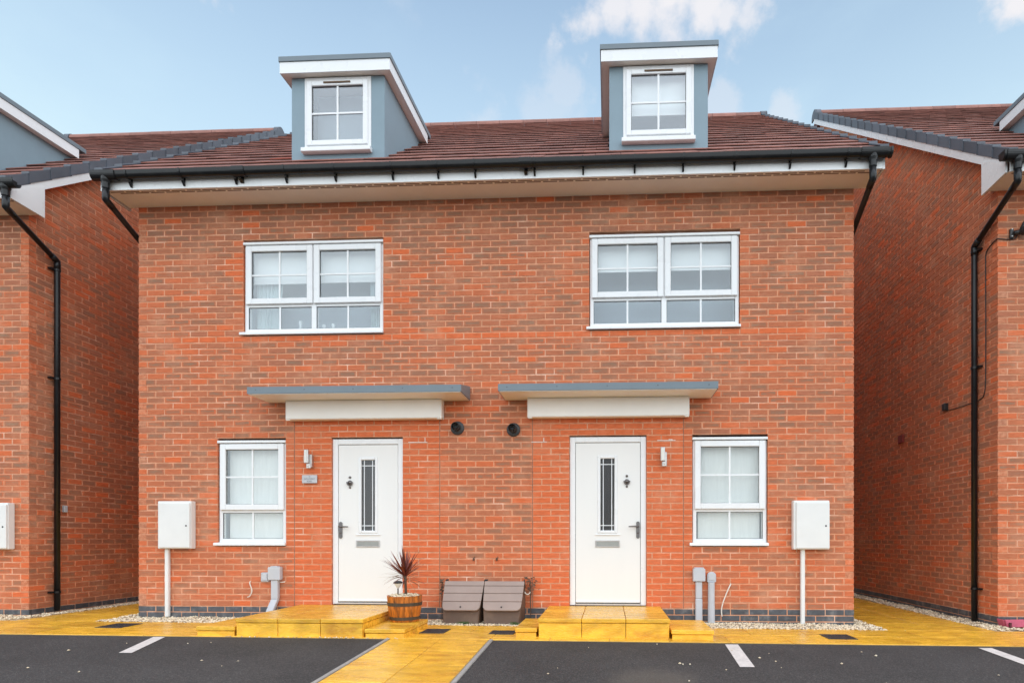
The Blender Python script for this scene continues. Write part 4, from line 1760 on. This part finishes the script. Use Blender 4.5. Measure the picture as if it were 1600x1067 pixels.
# ------------------------------------------------------------------ doorsteps
def block_step(root, x0, x1, y0, y1, zt, ncol, nrow, side_faces, cap=.045):
    """capping slabs over riser slabs round a core"""
    zb = lambda x: G(x) - .01
    MB().box(x0 + .035, x1 - .035, y0 + .035, y1 - .002, zb(x0) - .02, zt - cap).build('step_core', M['joint'], root)
    for i in range(ncol):
        for j in range(nrow):
            a, b = x0 + (x1 - x0) * i / ncol, x0 + (x1 - x0) * (i + 1) / ncol
            c, d = y0 + (y1 - y0) * j / nrow, y0 + (y1 - y0) * (j + 1) / nrow
            MB().box(a + .0025, b - .0025, c + .0025, d - .0025, zt - cap + .003, zt + R.uniform(-.001, .001)).build('top_slab', M['slab'], root, bevel=.005)
    for i in range(ncol):
        a, b = x0 + (x1 - x0) * i / ncol, x0 + (x1 - x0) * (i + 1) / ncol
        MB().box(a + .003 + (.008 if i == 0 else 0), b - .003 - (.008 if i == ncol - 1 else 0), y0 + .010, y0 + .034, zb(a), zt - cap - .002).build('riser_slab', M['slab'], root, bevel=.003)
    for s in side_faces:
        xa, xb = (x0 + .008, x0 + .034) if s < 0 else (x1 - .034, x1 - .008)
        n = max(1, int(round((y1 - y0) / .5)))
        for j in range(n):
            c, d = y0 + .036 + (y1 - y0 - .036) * j / n, y0 + .036 + (y1 - y0 - .036) * (j + 1) / n
            MB().box(xa, xb, c + .002, d - .002, zb(xa), zt - cap - .002).build('riser_slab', M['slab'], root, bevel=.003)


t = thing('doorstep', 'yellow slab doorstep with a barrel planter on its lower step', 'doorstep', (-3.17, -.67, G(-3.17)), 'yellow doorsteps')
block_step(t, -3.84, -2.50, -1.335, -.004, .2, 3, 2, (-1, 1))
block_step(t, -4.262, -3.846, -1.328, -.64, .115, 1, 2, (-1,))
block_step(t, -2.494, -2.072, -1.325, -.52, .1, 1, 2, (1,))
t = thing('doorstep', 'yellow slab doorstep beside two grey cable boxes, clear of any pot', 'doorstep', (-.06, -.58, G(0)), 'yellow doorsteps')
block_step(t, -.735, .62, -1.19, -.004, .2, 3, 2, (-1, 1))
block_step(t, -.972, -.741, -1.182, -.42, .1, 1, 2, (-1,))
block_step(t, .626, 1.058, -1.225, -.42, .095, 1, 2, (1,))

# ------------------------------------------------------------------ drain covers
for (x0, x1, y0, y1, lab) in ((-5.72, -5.42, -.90, -.58, 'dark metal drain cover below the white meter cabinet on the left'),
                              (-2.02, -1.755, -1.03, -.73, 'dark drain cover beside the step with the barrel planter'),
                              (-1.275, -1.01, -1.04, -.79, 'dark drain cover tucked against the step without a planter'),
                              (2.235, 2.525, -1.10, -.80, 'dark metal drain cover in the paving near the right gap')):
    xm = (x0 + x1) / 2
    z = G(xm)
    t = thing('drain_cover', lab, 'drain cover', (xm, (y0 + y1) / 2, z), 'dark drain covers in the paving')
    ring_ = MB()
    ring_.box(x0, x1, y0, y0 + .02, z - .01, z + .006).box(x0, x1, y1 - .02, y1, z - .01, z + .006)
    ring_.box(x0, x0 + .02, y0 + .02, y1 - .02, z - .01, z + .0055).box(x1 - .02, x1, y0 + .02, y1 - .02, z - .01, z + .0055)
    ring_.build('frame', M['drain'], t)
    pl = MB()
    pl.box(x0 + .022, x1 - .022, y0 + .022, y1 - .022, z - .01, z + .002)
    for i in range(6):
        for j in range(6):
            a = x0 + .035 + (x1 - x0 - .07) * (i + .2) / 6
            c = y0 + .035 + (y1 - y0 - .07) * (j + .2) / 6
            pl.box(a, a + .022, c, c + .022, z + .0019, z + .0045)
    pl.build('plate', M['drain'], t)

# ------------------------------------------------------------------ wall fittings
def meter_cabinet(x0, x1, z0, z1, d, lab, pipe_x=None, zb=0.0, hinge=-1):
    t = thing('meter_cabinet', lab, 'meter cabinet', ((x0 + x1) / 2, 0, z0), 'white meter cabinets on the walls')
    MB().box(x0, x1, -d + .018, -.002, z0, z1).build('casing', M['cabinet'], t, bevel=.012, seg=2)
    MB().box(x0 + .028, x1 - .006, -d - .004, -d + .0175, z0 + .012, z1 - .024).build('door', M['cabinet'], t, bevel=.009, seg=2)
    kx = x1 - .05
    MB().lathe([(0.0, -.004), (.010, -.003), (.011, 0)], kx, (z0 + z1) / 2 - .01, 12, 'y', -d - .004).build('lock', M['drain'], t, smooth=True)
    if pipe_x is not None:
        mb = MB()
        mb.box(pipe_x - .024, pipe_x + .024, -.052, -.003, zb, z0 + .003)
        mb.build('cable_duct', M['cabinet'], t, bevel=.008)
    return t


meter_cabinet(-5.615, -5.185, .893, 1.485, .11, 'white meter cabinet left of the ground window on the middle building', -5.535, .04)
meter_cabinet(2.178, 2.598, .890, 1.470, .11, 'white meter cabinet right of the ground window, its duct reaching the gravel', 2.303, .0)
meter_cabinet(-7.99, -7.565, .883, 1.471, .11, 'white meter cabinet cut off by the left edge of the photo')


def wall_lamp(x, lab, flip):
    t = thing('wall_lamp', lab, 'wall lamp', (x, 0, 2.0), 'steel wall lamps beside the doors')
    s = -1 if flip else 1
    MB().box(x - .012 - .026, x - .012 + .026, -.095, -.055, 1.948, 2.115).build('lamp_head', M['satin'], t, bevel=.004)
    MB().box(x - .012 - .018, x - .012 + .012, -.0985, -.0955, 1.96, 2.105).build('lens', M['lens'], t, bevel=.001)
    MB().box(x + .004, x + .040, -.055, -.002, 1.90, 2.06).build('back_plate', M['satin'], t, bevel=.004)
    MB().box(x - .020, x + .036, -.075, -.0555, 1.884, 1.946).build('sensor_housing', M['satin'], t, bevel=.006)
    MB().lathe([(0.0, -.014), (.008, -.012), (.014, 0)], x + .006, 1.918, 12, 'y', -.0755).build('sensor_eye', M['lens'], t, smooth=True)
    return t


wall_lamp(-3.715, 'steel wall lamp directly above the grey name plate', False)
wall_lamp(.652, 'steel wall lamp with bare brick below it, right of the second door', True)

t = thing('name_plate', 'grey steel name plate with dark lettering below a wall lamp', 'sign', (-3.715, 0, 1.757))
MB().box(-3.812, -3.620, -.026, -.014, 1.706, 1.808).build('plate', M['plate'], t, bevel=.003)
for (x, z) in ((-3.79, 1.757), (-3.642, 1.757)):
    MB().lathe([(0.009, -.014), (.009, 0)], x, z, 10, 'y', 0).build('standoff', M['satin'], t)
for (txt, z, sz) in (('16', 1.781, .022), ('HOLLOWAY', 1.752, .024), ('ROAD', 1.722, .022)):
    cu = bpy.data.curves.new('lettering', 'FONT')
    cu.body = txt
    cu.size = sz
    cu.align_x = 'CENTER'
    cu.extrude = .0004
    cu.materials.append(M['ink'])
    tmp = bpy.data.objects.new('lettering_curve', cu)
    C.objects.link(tmp)
    me = bpy.data.meshes.new_from_object(tmp.evaluated_get(bpy.context.evaluated_depsgraph_get()))
    bpy.data.objects.remove(tmp)
    if not me.materials:
        me.materials.append(M['ink'])
    o = bpy.data.objects.new('lettering', me)
    C.objects.link(o)
    o.parent = t
    o.location = Vector((-3.716, -.0266, z)) - wl(t)
    o.rotation_euler = (PI / 2, 0, 0)

for (x, z, lab) in ((-1.866, 2.376, 'black round flue vent left of centre, just right of a canopy end'), (-1.171, 2.350, 'black round flue vent right of centre, lower of the pair')):
    t = thing('flue_vent', lab, 'flue vent', (x, 0, z), 'black flue vents between the doors')
    MB().lathe([(.045, -.018), (.078, -.016), (.084, -.008), (.084, .004)], x, z, 32, 'y', 0).build('collar', M['flue'], t, smooth=True)
    MB().lathe([(.040, -.02), (.049, -.022), (.052, -.10), (.048, -.105), (.044, -.10), (.040, -.03)], x - .004, z + .006, 28, 'y', 0).build('outer_pipe', M['black'], t, smooth=True)
    MB().lathe([(0.0, -.055), (.026, -.058), (.028, -.085), (.024, -.085), (.022, -.06)], x - .004, z + .010, 20, 'y', 0).build('inner_pipe', M['black'], t, smooth=True)
    mb = MB()
    for k in range(3):
        a = 2 * PI * k / 3 + .5
        mb.box(x - .004 + .034 * math.cos(a) - .004, x - .004 + .034 * math.cos(a) + .004, -.08, -.03, z + .008 + .034 * math.sin(a) - .003, z + .008 + .034 * math.sin(a) + .003)
    mb.build('spacer', M['black'], t)

# cable boxes low on the wall
t = thing('cable_box', 'grey cable box with a smaller box joined at its left, duct kinking to the ground', 'cable box', (-4.15, 0, .5), 'grey cable boxes low on the wall')
MB().box(-4.222, -4.066, -.075, -.002, .505, .668).build('casing', M['conduit'], t, bevel=.012, seg=2)
MB().box(-4.19, -4.10, -.07, -.003, .665, .680).build('top_entry', M['conduit'], t, bevel=.004)
MB().box(-4.326, -4.226, -.048, -.002, .482, .600).build('small_casing', M['conduit'], t, bevel=.014, seg=2)
MB().box(-4.314, -4.236, -.058, -.0485, .498, .588).build('small_cover', M['conduit'], t, bevel=.008)
mb = MB()
mb.hexa([(-4.19, -.06, .27), (-4.103, -.06, .27), (-4.103, -.004, .27), (-4.19, -.004, .27), (-4.19, -.06, .504), (-4.103, -.06, .504), (-4.103, -.004, .504), (-4.19, -.004, .504)])
mb.hexa([(-4.232, -.16, .05), (-4.145, -.16, .05), (-4.145, -.10, .05), (-4.232, -.10, .05), (-4.19, -.06, .269), (-4.103, -.06, .269), (-4.103, -.004, .269), (-4.19, -.004, .269)])
mb.build('cable_duct', M['conduit'], t, bevel=.006)
t = thing('cable_box', 'square grey cable box on a straight duct, left one of a pair', 'cable box', (1.075, 0, .5), 'grey cable boxes low on the wall')
MB().box(1.002, 1.148, -.075, -.002, .507, .658).build('casing', M['conduit'], t, bevel=.010, seg=2)
MB().box(1.018, 1.132, -.07, -.003, .656, .674).build('top_entry', M['conduit'], t, bevel=.004)
MB().box(1.036, 1.113, -.055, -.003, .30, .5065).build('cable_duct', M['conduit'], t, bevel=.008)
MB().box(1.034, 1.115, -.058, -.003, -.01, .2995).build('cable_duct', M['conduit'], t, bevel=.008)
t = thing('cable_box', 'round-topped grey cable box on a straight duct, right one of a pair', 'cable box', (1.226, 0, .5), 'grey cable boxes low on the wall')
mb = MB()
arc = [(1.226 + .052 * math.cos(PI * i / 10), .575 + .046 * math.sin(PI * i / 10)) for i in range(11)]
mb.prism(arc + [(1.174, .498), (1.278, .498)], 'y', -.055, -.002)
mb.build('casing', M['conduit'], t, bevel=.006)
arc = [(1.226 + .038 * math.cos(PI * i / 10), .572 + .036 * math.sin(PI * i / 10)) for i in range(11)]
mb = MB()
mb.prism(arc + [(1.188, .522), (1.264, .522)], 'y', -.064, -.0555)
mb.build('cover', M['conduit'], t, bevel=.004)
MB().tube([(1.222, -.045, .4975), (1.222, -.045, .21)], .040, 16).build('cable_duct', M['conduit'], t, smooth=False)
MB().tube([(1.222, -.045, .2095), (1.222, -.045, -.02)], .042, 16).build('cable_duct', M['conduit'], t, smooth=False)

# loose cables
def bez(pts, n=6):
    out = []
    P = [Vector(p) for p in pts]
    for i in range(len(P) - 1):
        p0, p1, p2, p3 = P[max(i - 1, 0)], P[i], P[i + 1], P[min(i + 2, len(P) - 1)]
        for k in range(n):
            t = k / n
            out.append(.5 * ((2 * p1) + (-p0 + p2) * t + (2 * p0 - 5 * p1 + 4 * p2 - p3) * t * t + (-p0 + 3 * p1 - 3 * p2 + p3) * t ** 3))
    out.append(P[-1])
    return out


o = MB().tube(bez([(-4.482, -.004, .487), (-4.478, -.022, .46), (-4.452, -.03, .40), (-4.447, -.03, .36), (-4.474, -.028, .305), (-4.507, -.022, .291)]), .0065, 8).build('cable', M['cable'], None, smooth=True)
tag(o, 'short curled white cable end poking from the brick wall', 'cable', 'loose pale cables')
o = MB().tube(bez([(1.462, -.006, .478), (1.42, -.03, .40), (1.365, -.034, .26), (1.345, -.03, .16), (1.352, -.03, .085)]), .0075, 8).build('cable', M['cable'], None, smooth=True)
tag(o, 'long pale cable rising in a curve from the plinth', 'cable', 'loose pale cables')
o = MB().tube(bez([(-4.10, -.01, .478), (-4.06, -.03, .478), (-4.02, -.035, .484)]), .006, 8).build('cable', M['cable'], None, smooth=True)
tag(o, 'short pale cable stub sticking out right of the kinked duct', 'cable', 'loose pale cables')

# hooks
for (x, lab) in ((-1.661, 'small rusty wall hook above the brown meter housing nearer the planter'), (-1.376, 'small rusty wall hook above the brown meter housing farther from the planter')):
    mb = MB()
    mb.lathe([(0.0, -.012), (.012, -.010), (.014, 0)], x - .003, .762, 10, 'y', 0)
    mb.tube(bez([(x, -.005, .760), (x - .002, -.025, .752), (x + .012, -.035, .782), (x + .02, -.032, .80)], 4), [.006] * 13, 6)
    mb.tube([(x, -.01, .76), (x - .006, -.02, .79)], .004, 6)
    o = mb.build('wall_hook', M['stem'], None)
    tag(o, lab, 'hook', 'small hooks on the wall')

# ------------------------------------------------------------------ brown meter housings
def meter_housing(xc, lab, spec):
    g = G(xc)
    w = .245
    z0, zt = g - .01, .50
    t = thing('meter_housing', lab, 'meter housing', (xc, -.15, g), 'brown meter housings by the wall')
    b = MB()
    b.hexa([(xc - w + .025, -.275, z0), (xc + w - .05, -.275, z0), (xc + w - .02, -.004, z0), (xc - w + .01, -.004, z0),
            (xc - w + .012, -.255, .19), (xc + w - .03, -.255, .19), (xc + w - .005, -.004, .19), (xc - w, -.004, .19)])
    b.hexa([(xc - w + .012, -.24, .191), (xc + w - .03, -.24, .191), (xc + w - .005, -.004, .191), (xc - w, -.004, .191),
            (xc - w + .02, -.08, .475), (xc + w - .02, -.08, .475), (xc + w - .01, -.004, .475), (xc - w + .005, -.004, .475)])
    b.build('body', M['bin'], t, bevel=.008)
    # sloping lid of four boards
    za, ya = .495, -.10
    zb, yb = .165, -.315
    fr = [0.0, .165, .42, .70, 1.0]
    for i in range(4):
        f0, f1 = fr[i] + (.006 if i else 0), fr[i + 1] - .006
        wtop = lambda f: w - .004 - .016 * f
        P = lambda f, d: (ya + (yb - ya) * f - d * .82, za + (zb - za) * f + d * .55)
        y0, zz0 = P(f0, 0)
        y1, zz1 = P(f1, 0)
        y0b, z0b = P(f0, .022)
        y1b, z1b = P(f1, .022)
        mb = MB()
        if i < 3:
            mb.hexa([(xc - wtop(f1), y1, zz1), (xc + wtop(f1), y1, zz1), (xc + wtop(f0), y0, zz0), (xc - wtop(f0), y0, zz0),
                     (xc - wtop(f1), y1b, z1b), (xc + wtop(f1), y1b, z1b), (xc + wtop(f0), y0b, z0b), (xc - wtop(f0), y0b, z0b)])
        else:
            pts = [(-wtop(f0), f0), (wtop(f0), f0)]
            rr = .055
            for k in range(6):
                a = k / 5 * PI / 2
                pts.append((wtop(f1) - rr + rr * math.cos(a), f1 - .16 + .16 * math.sin(a)))
            for k in range(6):
                a = PI / 2 + k / 5 * PI / 2
                pts.append((-wtop(f1) + rr + rr * math.cos(a), f1 - .16 + .16 * math.sin(a)))
            n = len(pts)
            b0 = len(mb.v)
            for d in (0, .022):
                for (px, f) in pts:
                    yy, zz = P(f, d)
                    mb.v.append((xc + px, yy, zz))
            mb.f.append(tuple(b0 + k for k in range(n)))
            mb.f.append(tuple(b0 + n + k for k in reversed(range(n))))
            for k in range(n):
                j = (k + 1) % n
                mb.f.append((b0 + k, b0 + n + k, b0 + n + j, b0 + j))
        mb.build('lid_board', M['bin_lid'], t, bevel=.003)
    mb = MB()
    for f in fr[1:4]:
        y, z = ya + (yb - ya) * f, za + (zb - za) * f
        mb.box(xc - w + .03, xc + w - .03, y - .004, y + .012, z - .012, z + .008)
    mb.build('lid_backing', M['bin'], t)
    y, z = ya + (yb - ya) * .88, za + (zb - za) * .88
    MB().lathe([(0.0, -.030), (.009, -.028), (.010, 0)], xc - .005, z + .012, 10, 'y', y).build('lock', M['black'], t)
    mb = MB()
    mb.tube([(xc - w + .01, -.05, .47), (xc - w + .004, -.05, .515), (xc - w + .03, -.05, .515)], .012, 8)
    mb.tube([(xc + w - .03, -.05, .47), (xc + w - .012, -.05, .518), (xc + w - .012, -.05, .44)], .012, 8)
    mb.build('hinge', M['black'], t)
    return t


meter_housing(-1.748, 'brown plastic meter housing with plank lid, next to the barrel planter', 0)
meter_housing(-1.262, 'brown plastic meter housing with plank lid, next to the bare doorstep', 1)
mb = MB()
mb.tube([(-1.505, -.07, -.01), (-1.505, -.07, .30)], .022, 12)
mb.tube([(-1.455, -.05, -.01), (-1.455, -.05, .24)], .018, 12)
o = mb.build('service_pipe', M['flue'], None)
tag(o, 'dark pair of service pipes between the two brown meter housings', 'pipe')
mb = MB()
pts = []
for i in range(17):
    a = PI * .95 + PI * 1.1 * i / 16
    pts.append((-.985 + .030 * math.cos(a), -.11, .375 + .026 * math.sin(a)))
mb.tube(pts, .006, 8)
o = mb.build('hose_loop', M['cable'], None, smooth=True)
tag(o, 'small pale loop of hose hanging beside the right brown meter housing', 'hose')


def dry_plant(x, y, z0, z1, n, lab, spread):
    t = thing('dry_plant', lab, 'plant', (x, y, G(x)), 'withered plants beside the meter housings')
    st = MB()
    for k in range(n):
        a = R.uniform(0, 2 * PI)
        dx, dy = spread * math.cos(a) * R.uniform(.2, 1), spread * .4 * math.sin(a)
        zz = R.uniform(z0 + (z1 - z0) * .6, z1)
        st.tube(bez([(x, y, G(x) - .01), (x + dx * .3, y + dy * .5, z0), (x + dx, y + dy, zz)], 4), [.004] * 9, 5)
    st.build('stem', M['stem'], t)
    lf = MB()
    for k in range(n * 7):
        px, py, pz = x + R.gauss(0, spread * .7), y + R.gauss(0, .02), R.uniform(z0, z1)
        a, b = R.uniform(0, PI), R.uniform(-.8, .8)
        l = R.uniform(.012, .028)
        d = Vector((math.cos(a) * math.cos(b), math.sin(a) * .6, math.sin(b))).normalized() * l
        e = Vector((-d.z, R.uniform(-.3, .3) * l, d.x)) * .45
        c = Vector((px, py, pz))
        lf.quadf([c - d, c + e, c + d, c - e])
    lf.build('leaves', M['stem'], t, kind='stuff')
    return t


dry_plant(-2.035, -.09, .33, .52, 5, 'withered dark climber left of the brown meter housings', .022)
dry_plant(-.955, -.06, .38, .55, 6, 'withered twiggy plant right of the brown meter housings', .05)

t = thing('weed', 'small tuft of green weed under the brown meter housing nearer the planter', 'weed', (-1.72, -.30, G(-1.7)), 'weeds in the gravel')
mb = MB()
for k in range(46):
    x, y = -1.72 + R.gauss(0, .035), -.305 + R.gauss(0, .015)
    a = R.uniform(0, 2 * PI)
    l = R.uniform(.012, .035)
    mb.quadf([(x, y, G(x)), (x + .006, y, G(x)), (x + .004 + l * math.cos(a), y + l * .5 * math.sin(a), G(x) + l * .9), (x + l * math.cos(a) - .002, y + l * .5 * math.sin(a), G(x) + l * .85)])
mb.build('leaves', M['weed'], t, kind='stuff')
t = thing('weed', 'small dark sprig of weed under the brown meter housing by the bare doorstep', 'weed', (-1.11, -.31, G(-1.1)), 'weeds in the gravel')
mb = MB()
for k in range(34):
    x, y = -1.11 + R.gauss(0, .03), -.315 + R.gauss(0, .015)
    a = R.uniform(0, 2 * PI)
    l = R.uniform(.012, .045)
    mb.quadf([(x, y, G(x)), (x + .006, y, G(x)), (x + .004 + l * math.cos(a), y + l * .5 * math.sin(a), G(x) + l * .9), (x + l * math.cos(a) - .002, y + l * .5 * math.sin(a), G(x) + l * .85)])
mb.build('leaves', M['weed'], t, kind='stuff')

# ------------------------------------------------------------------ planter, plant, solar light
PX, PY, PZ = -2.285, -.70, .102
t = thing('barrel_planter', 'half-barrel planter of stained orange staves on the low step', 'planter', (PX, PY, PZ))
nst = 20
rb, rt, hp = .150, .188, .285
for k in range(nst):
    a0, a1 = 2 * PI * k / nst + .006, 2 * PI * (k + 1) / nst - .006
    am = (a0 + a1) / 2
    top = PZ + hp + R.uniform(-.003, .003)
    bulge = R.uniform(-.0015, .0015)
    ring0, ring1 = [], []
    P = lambda r, a, z: (PX + r * math.cos(a), PY + r * math.sin(a), z)
    mb = MB()
    lv = [(rb + bulge, PZ), (rb + .028 + bulge, PZ + hp * .5), (rt + bulge, top)]
    b = len(mb.v)
    for (r, z) in lv:
        mb.v += [P(r, a0, z), P(r + .003, am, z), P(r, a1, z), P(r - .016, a1, z), P(r - .016, a0, z)]
    for i in range(2):
        for j in range(5):
            q = (j + 1) % 5
            mb.f.append((b + i * 5 + j, b + i * 5 + q, b + i * 5 + 5 + q, b + i * 5 + 5 + j))
    mb.f.append(tuple(b + 10 + j for j in range(5)))
    mb.build('stave', M['stave'], t)
for (f, hh) in ((.62, .036), (.075, .034)):
    z = PZ + hp * f
    r = rb + (rt - rb) * f + (.010 if f > .5 else .006)
    dr = (rt - rb) * hh / hp
    MB().lathe([(r - .004, z), (r + .004, z), (r + .004 + dr, z + hh), (r - .004 + dr, z + hh)], PX, PY, 40).build('hoop', M['hoop'], t)
mb = MB()
for k in range(260):
    a, r = R.uniform(0, 2 * PI), math.sqrt(R.random()) * (rt - .03)
    stone(mb, PX + r * math.cos(a), PY + r * math.sin(a), PZ + hp - .012 + .022 * (1 - r / rt) + R.uniform(-.004, .012), R.uniform(.012, .02))
mb.build('pebbles', M['gravel'], t, kind='stuff')
MB().lathe([(0.0, PZ + hp - .035), (rt - .02, PZ + hp - .035)], PX, PY, 24).build('soil', M['earth'], t)

SX, SY = PX + .01, PY - .02
ZC = .605
t = thing('spiky_plant', 'dark red spiky-leaved plant growing in the barrel planter', 'plant', (SX, SY, PZ + hp - .01))
MB().tube([(SX + .012, SY, PZ + hp - .02), (SX + .006, SY, .50), (SX, SY, ZC)], [.016, .014, .017], 9).build('stem', M['stem'], t, smooth=True)


def blade(parent, az, el, ln, w, droop, m, name='leaf', base=None):
    base = base or Vector((SX, SY, ZC + R.uniform(-.02, .015)))
    d0 = Vector((math.cos(az) * math.cos(el), math.sin(az) * math.cos(el), math.sin(el)))
    sidev = Vector((-math.sin(az), math.cos(az), 0))
    n = 7
    mb = MB()
    pts = []
    p = base.copy()
    d = d0.copy()
    for i in range(n + 1):
        f = i / n
        ww = w * (0.55 + .9 * f if f < .35 else 0.87 * (1 - ((f - .35) / .65) ** 1.6) + .02)
        nrm = sidev.cross(d).normalized()
        pts.append((p - sidev * ww, p + nrm * (-ww * .35), p + sidev * ww))
        p = p + d * (ln / n)
        d = (d + Vector((0, 0, -droop / n))).normalized()
    for i in range(n):
        a, b = pts[i], pts[i + 1]
        mb.quadf([a[0], a[1], b[1], b[0]])
        mb.quadf([a[1], a[2], b[2], b[1]])
    return mb.build(name, m, parent, smooth=True)


for k in range(60):
    el = R.choice((R.uniform(.95, 1.5), R.uniform(.5, 1.0), R.uniform(.5, 1.1)))
    blade(t, R.uniform(0, 2 * PI), el, R.uniform(.25, .35), R.uniform(.009, .0135), R.uniform(.0, .35), M['leaf'])
for (azd, el, ln, dr, dry) in ((180, .35, .30, .8, 1), (172, .12, .30, .95, 1), (190, .02, .27, 1.1, 1), (176, .62, .33, .25, 0), (185, .80, .33, .15, 0), (168, 1.0, .32, .1, 0),
                               (5, .80, .30, .2, 0), (-10, .62, .28, .3, 0), (10, .2, .24, .5, 0), (-4, -.3, .25, .5, 1), (12, -.5, .28, .3, 1), (-15, -.8, .24, .2, 1), (200, -.45, .26, .4, 1), (184, .02, .33, .1, 1)):
    blade(t, math.radians(azd), el, ln, .010 if not dry else .006, dr, M['leaf_dry'] if dry else M['leaf'])

for k in range(18):
    blade(t, R.choice((0, PI)) + R.gauss(0, .7), R.uniform(-.1, .55), R.uniform(.20, .30), R.uniform(.008, .012), R.uniform(.3, .9), M['leaf'] if k % 4 else M['leaf_dry'], base=Vector((SX, SY, ZC - R.uniform(.0, .06))))

LX, LY = PX - .045, PY - .09
t = thing('solar_light', 'small solar garden light with dark cap stuck in the barrel planter', 'garden light', (LX, LY, PZ + hp - .01))
MB().tube([(LX, LY, PZ + hp - .03), (LX, LY, .472)], .007, 10).build('stake', M['black'], t)
MB().lathe([(.006, .470), (.022, .490), (.042, .524), (.042, .526)], LX, LY, 20).build('lens', M['lens'], t, smooth=True)
MB().lathe([(.040, .526), (.050, .528), (.051, .536), (.032, .552), (0.0, .555)], LX, LY, 20).build('cap', M['drain'], t, smooth=True)

# ------------------------------------------------------------------ ornaments behind the upper window
for (x, z0, hh, lab) in ((-3.925, 3.612, .17, 'slim white vase behind the lower left pane of the curtained window'),
                         (-3.62, 3.612, .12, 'small white ornament at the left of the lower right pane upstairs'),
                         (-3.50, 3.612, .13, 'rounded white ornament beside the smaller one behind the upper window')):
    mb = MB()
    mb.lathe([(0.0, z0), (.022, z0), (.032, z0 + hh * .3), (.014, z0 + hh * .6), (.024, z0 + hh * .85), (.020, z0 + hh)], x, .165, 16)
    o = mb.build('ornament', M['ornament'], None, smooth=True)
    tag(o, lab, 'ornament', 'white ornaments on the window ledge')

# ------------------------------------------------------------------ neighbours' wall fittings
o = MB().box(4.53, 4.578, 1.045, 1.125, 2.755, 2.85).build('junction_box', M['black'], None, bevel=.006)
tag(o, 'small black junction box at the cable end on the shaded brick flank', 'junction box')
o = MB().box(4.545, 4.579, 2.27, 2.42, 2.51, 2.635).build('air_vent', M['redbox'], None, bevel=.005)
tag(o, 'small dark red air vent on the shaded brick flank', 'air vent')
xw = 4.574
o = MB().tube(bez([(xw, 1.078, 2.752), (xw, .80, 2.735), (xw, .50, 2.73), (xw, .33, 2.735), (xw, .25, 2.79), (xw, .225, 3.0), (xw, .222, 3.6), (xw, .225, 4.3), (xw, .215, 4.48), (xw - .002, .12, 4.535), (xw, .01, 4.552),
                   (4.60, -.006, 4.548), (4.70, -.008, 4.538), (4.765, -.012, 4.542), (4.79, -.02, 4.58)], 5), .006, 6).build('cable', M['blackcable'], None, smooth=True)
tag(o, 'thin black cable running from the security camera round the brick corner', 'cable')
t = thing('security_camera', 'black security camera on a wall bracket at the right edge', 'security camera', (4.74, 0, 4.6))
MB().box(4.705, 4.745, -.03, -.002, 4.545, 4.655).build('mounting_plate', M['black'], t, bevel=.004)
for (x, z) in ((4.725, 4.648), (4.725, 4.566)):
    MB().lathe([(0.0, -.004), (.007, -.003), (.008, 0)], x, z, 8, 'y', -.031).build('screw', M['camwhite'], t)
MB().tube([(4.745, -.03, 4.60), (4.80, -.05, 4.60)], .028, 12).build('arm', M['black'], t, smooth=True)
MB().tube([(4.80, -.05, 4.58), (4.84, -.08, 4.69), (4.90, -.12, 4.78)], .03, 12).build('bracket', M['black'], t, smooth=True)
MB().tube([(4.83, -.06, 4.60), (4.86, -.16, 4.585)], .045, 16).build('camera_body', M['black'], t, smooth=False)
for z in (4.648, 4.568):
    MB().lathe([(0.0, -.004), (.008, -.003), (.009, 0)], 4.822, z, 8, 'y', -.1).build('indicator', M['camwhite'], t)
o = MB().box(-7.383, -7.345, .465, .52, 1.375, 1.465).build('socket_box', M['conduit'], None, bevel=.006)
tag(o, 'small grey socket box just right of the black downpipe on the left house', 'socket box')
t = thing('plastic_board', 'faded pink plastic board lying on gravel at the right house corner', 'board', (4.9, -.12, G(4.9)))
mb = MB()
mb.hexa([(4.575, -.18, .0), (5.20, -.17, .0), (5.20, -.15, .0), (4.575, -.16, .0), (4.555, -.17, .085), (5.20, -.155, .095), (5.20, -.135, .095), (4.555, -.15, .085)])
mb.build('front_panel', M['pink'], t, bevel=.005)
MB().hexa([(4.575, -.145, .0), (4.59, -.145, .0), (4.585, -.03, .0), (4.57, -.03, .0), (4.548, -.145, .082), (4.563, -.145, .082), (4.558, -.03, .082), (4.543, -.03, .082)]).build('side_panel', M['pink'], t, bevel=.004)
for x in (4.60, 4.80, 5.0):
    MB().box(x - .012, x + .012, -.205, -.180, -.01, .055).build('foot', M['pinkdark'], t, bevel=.004)
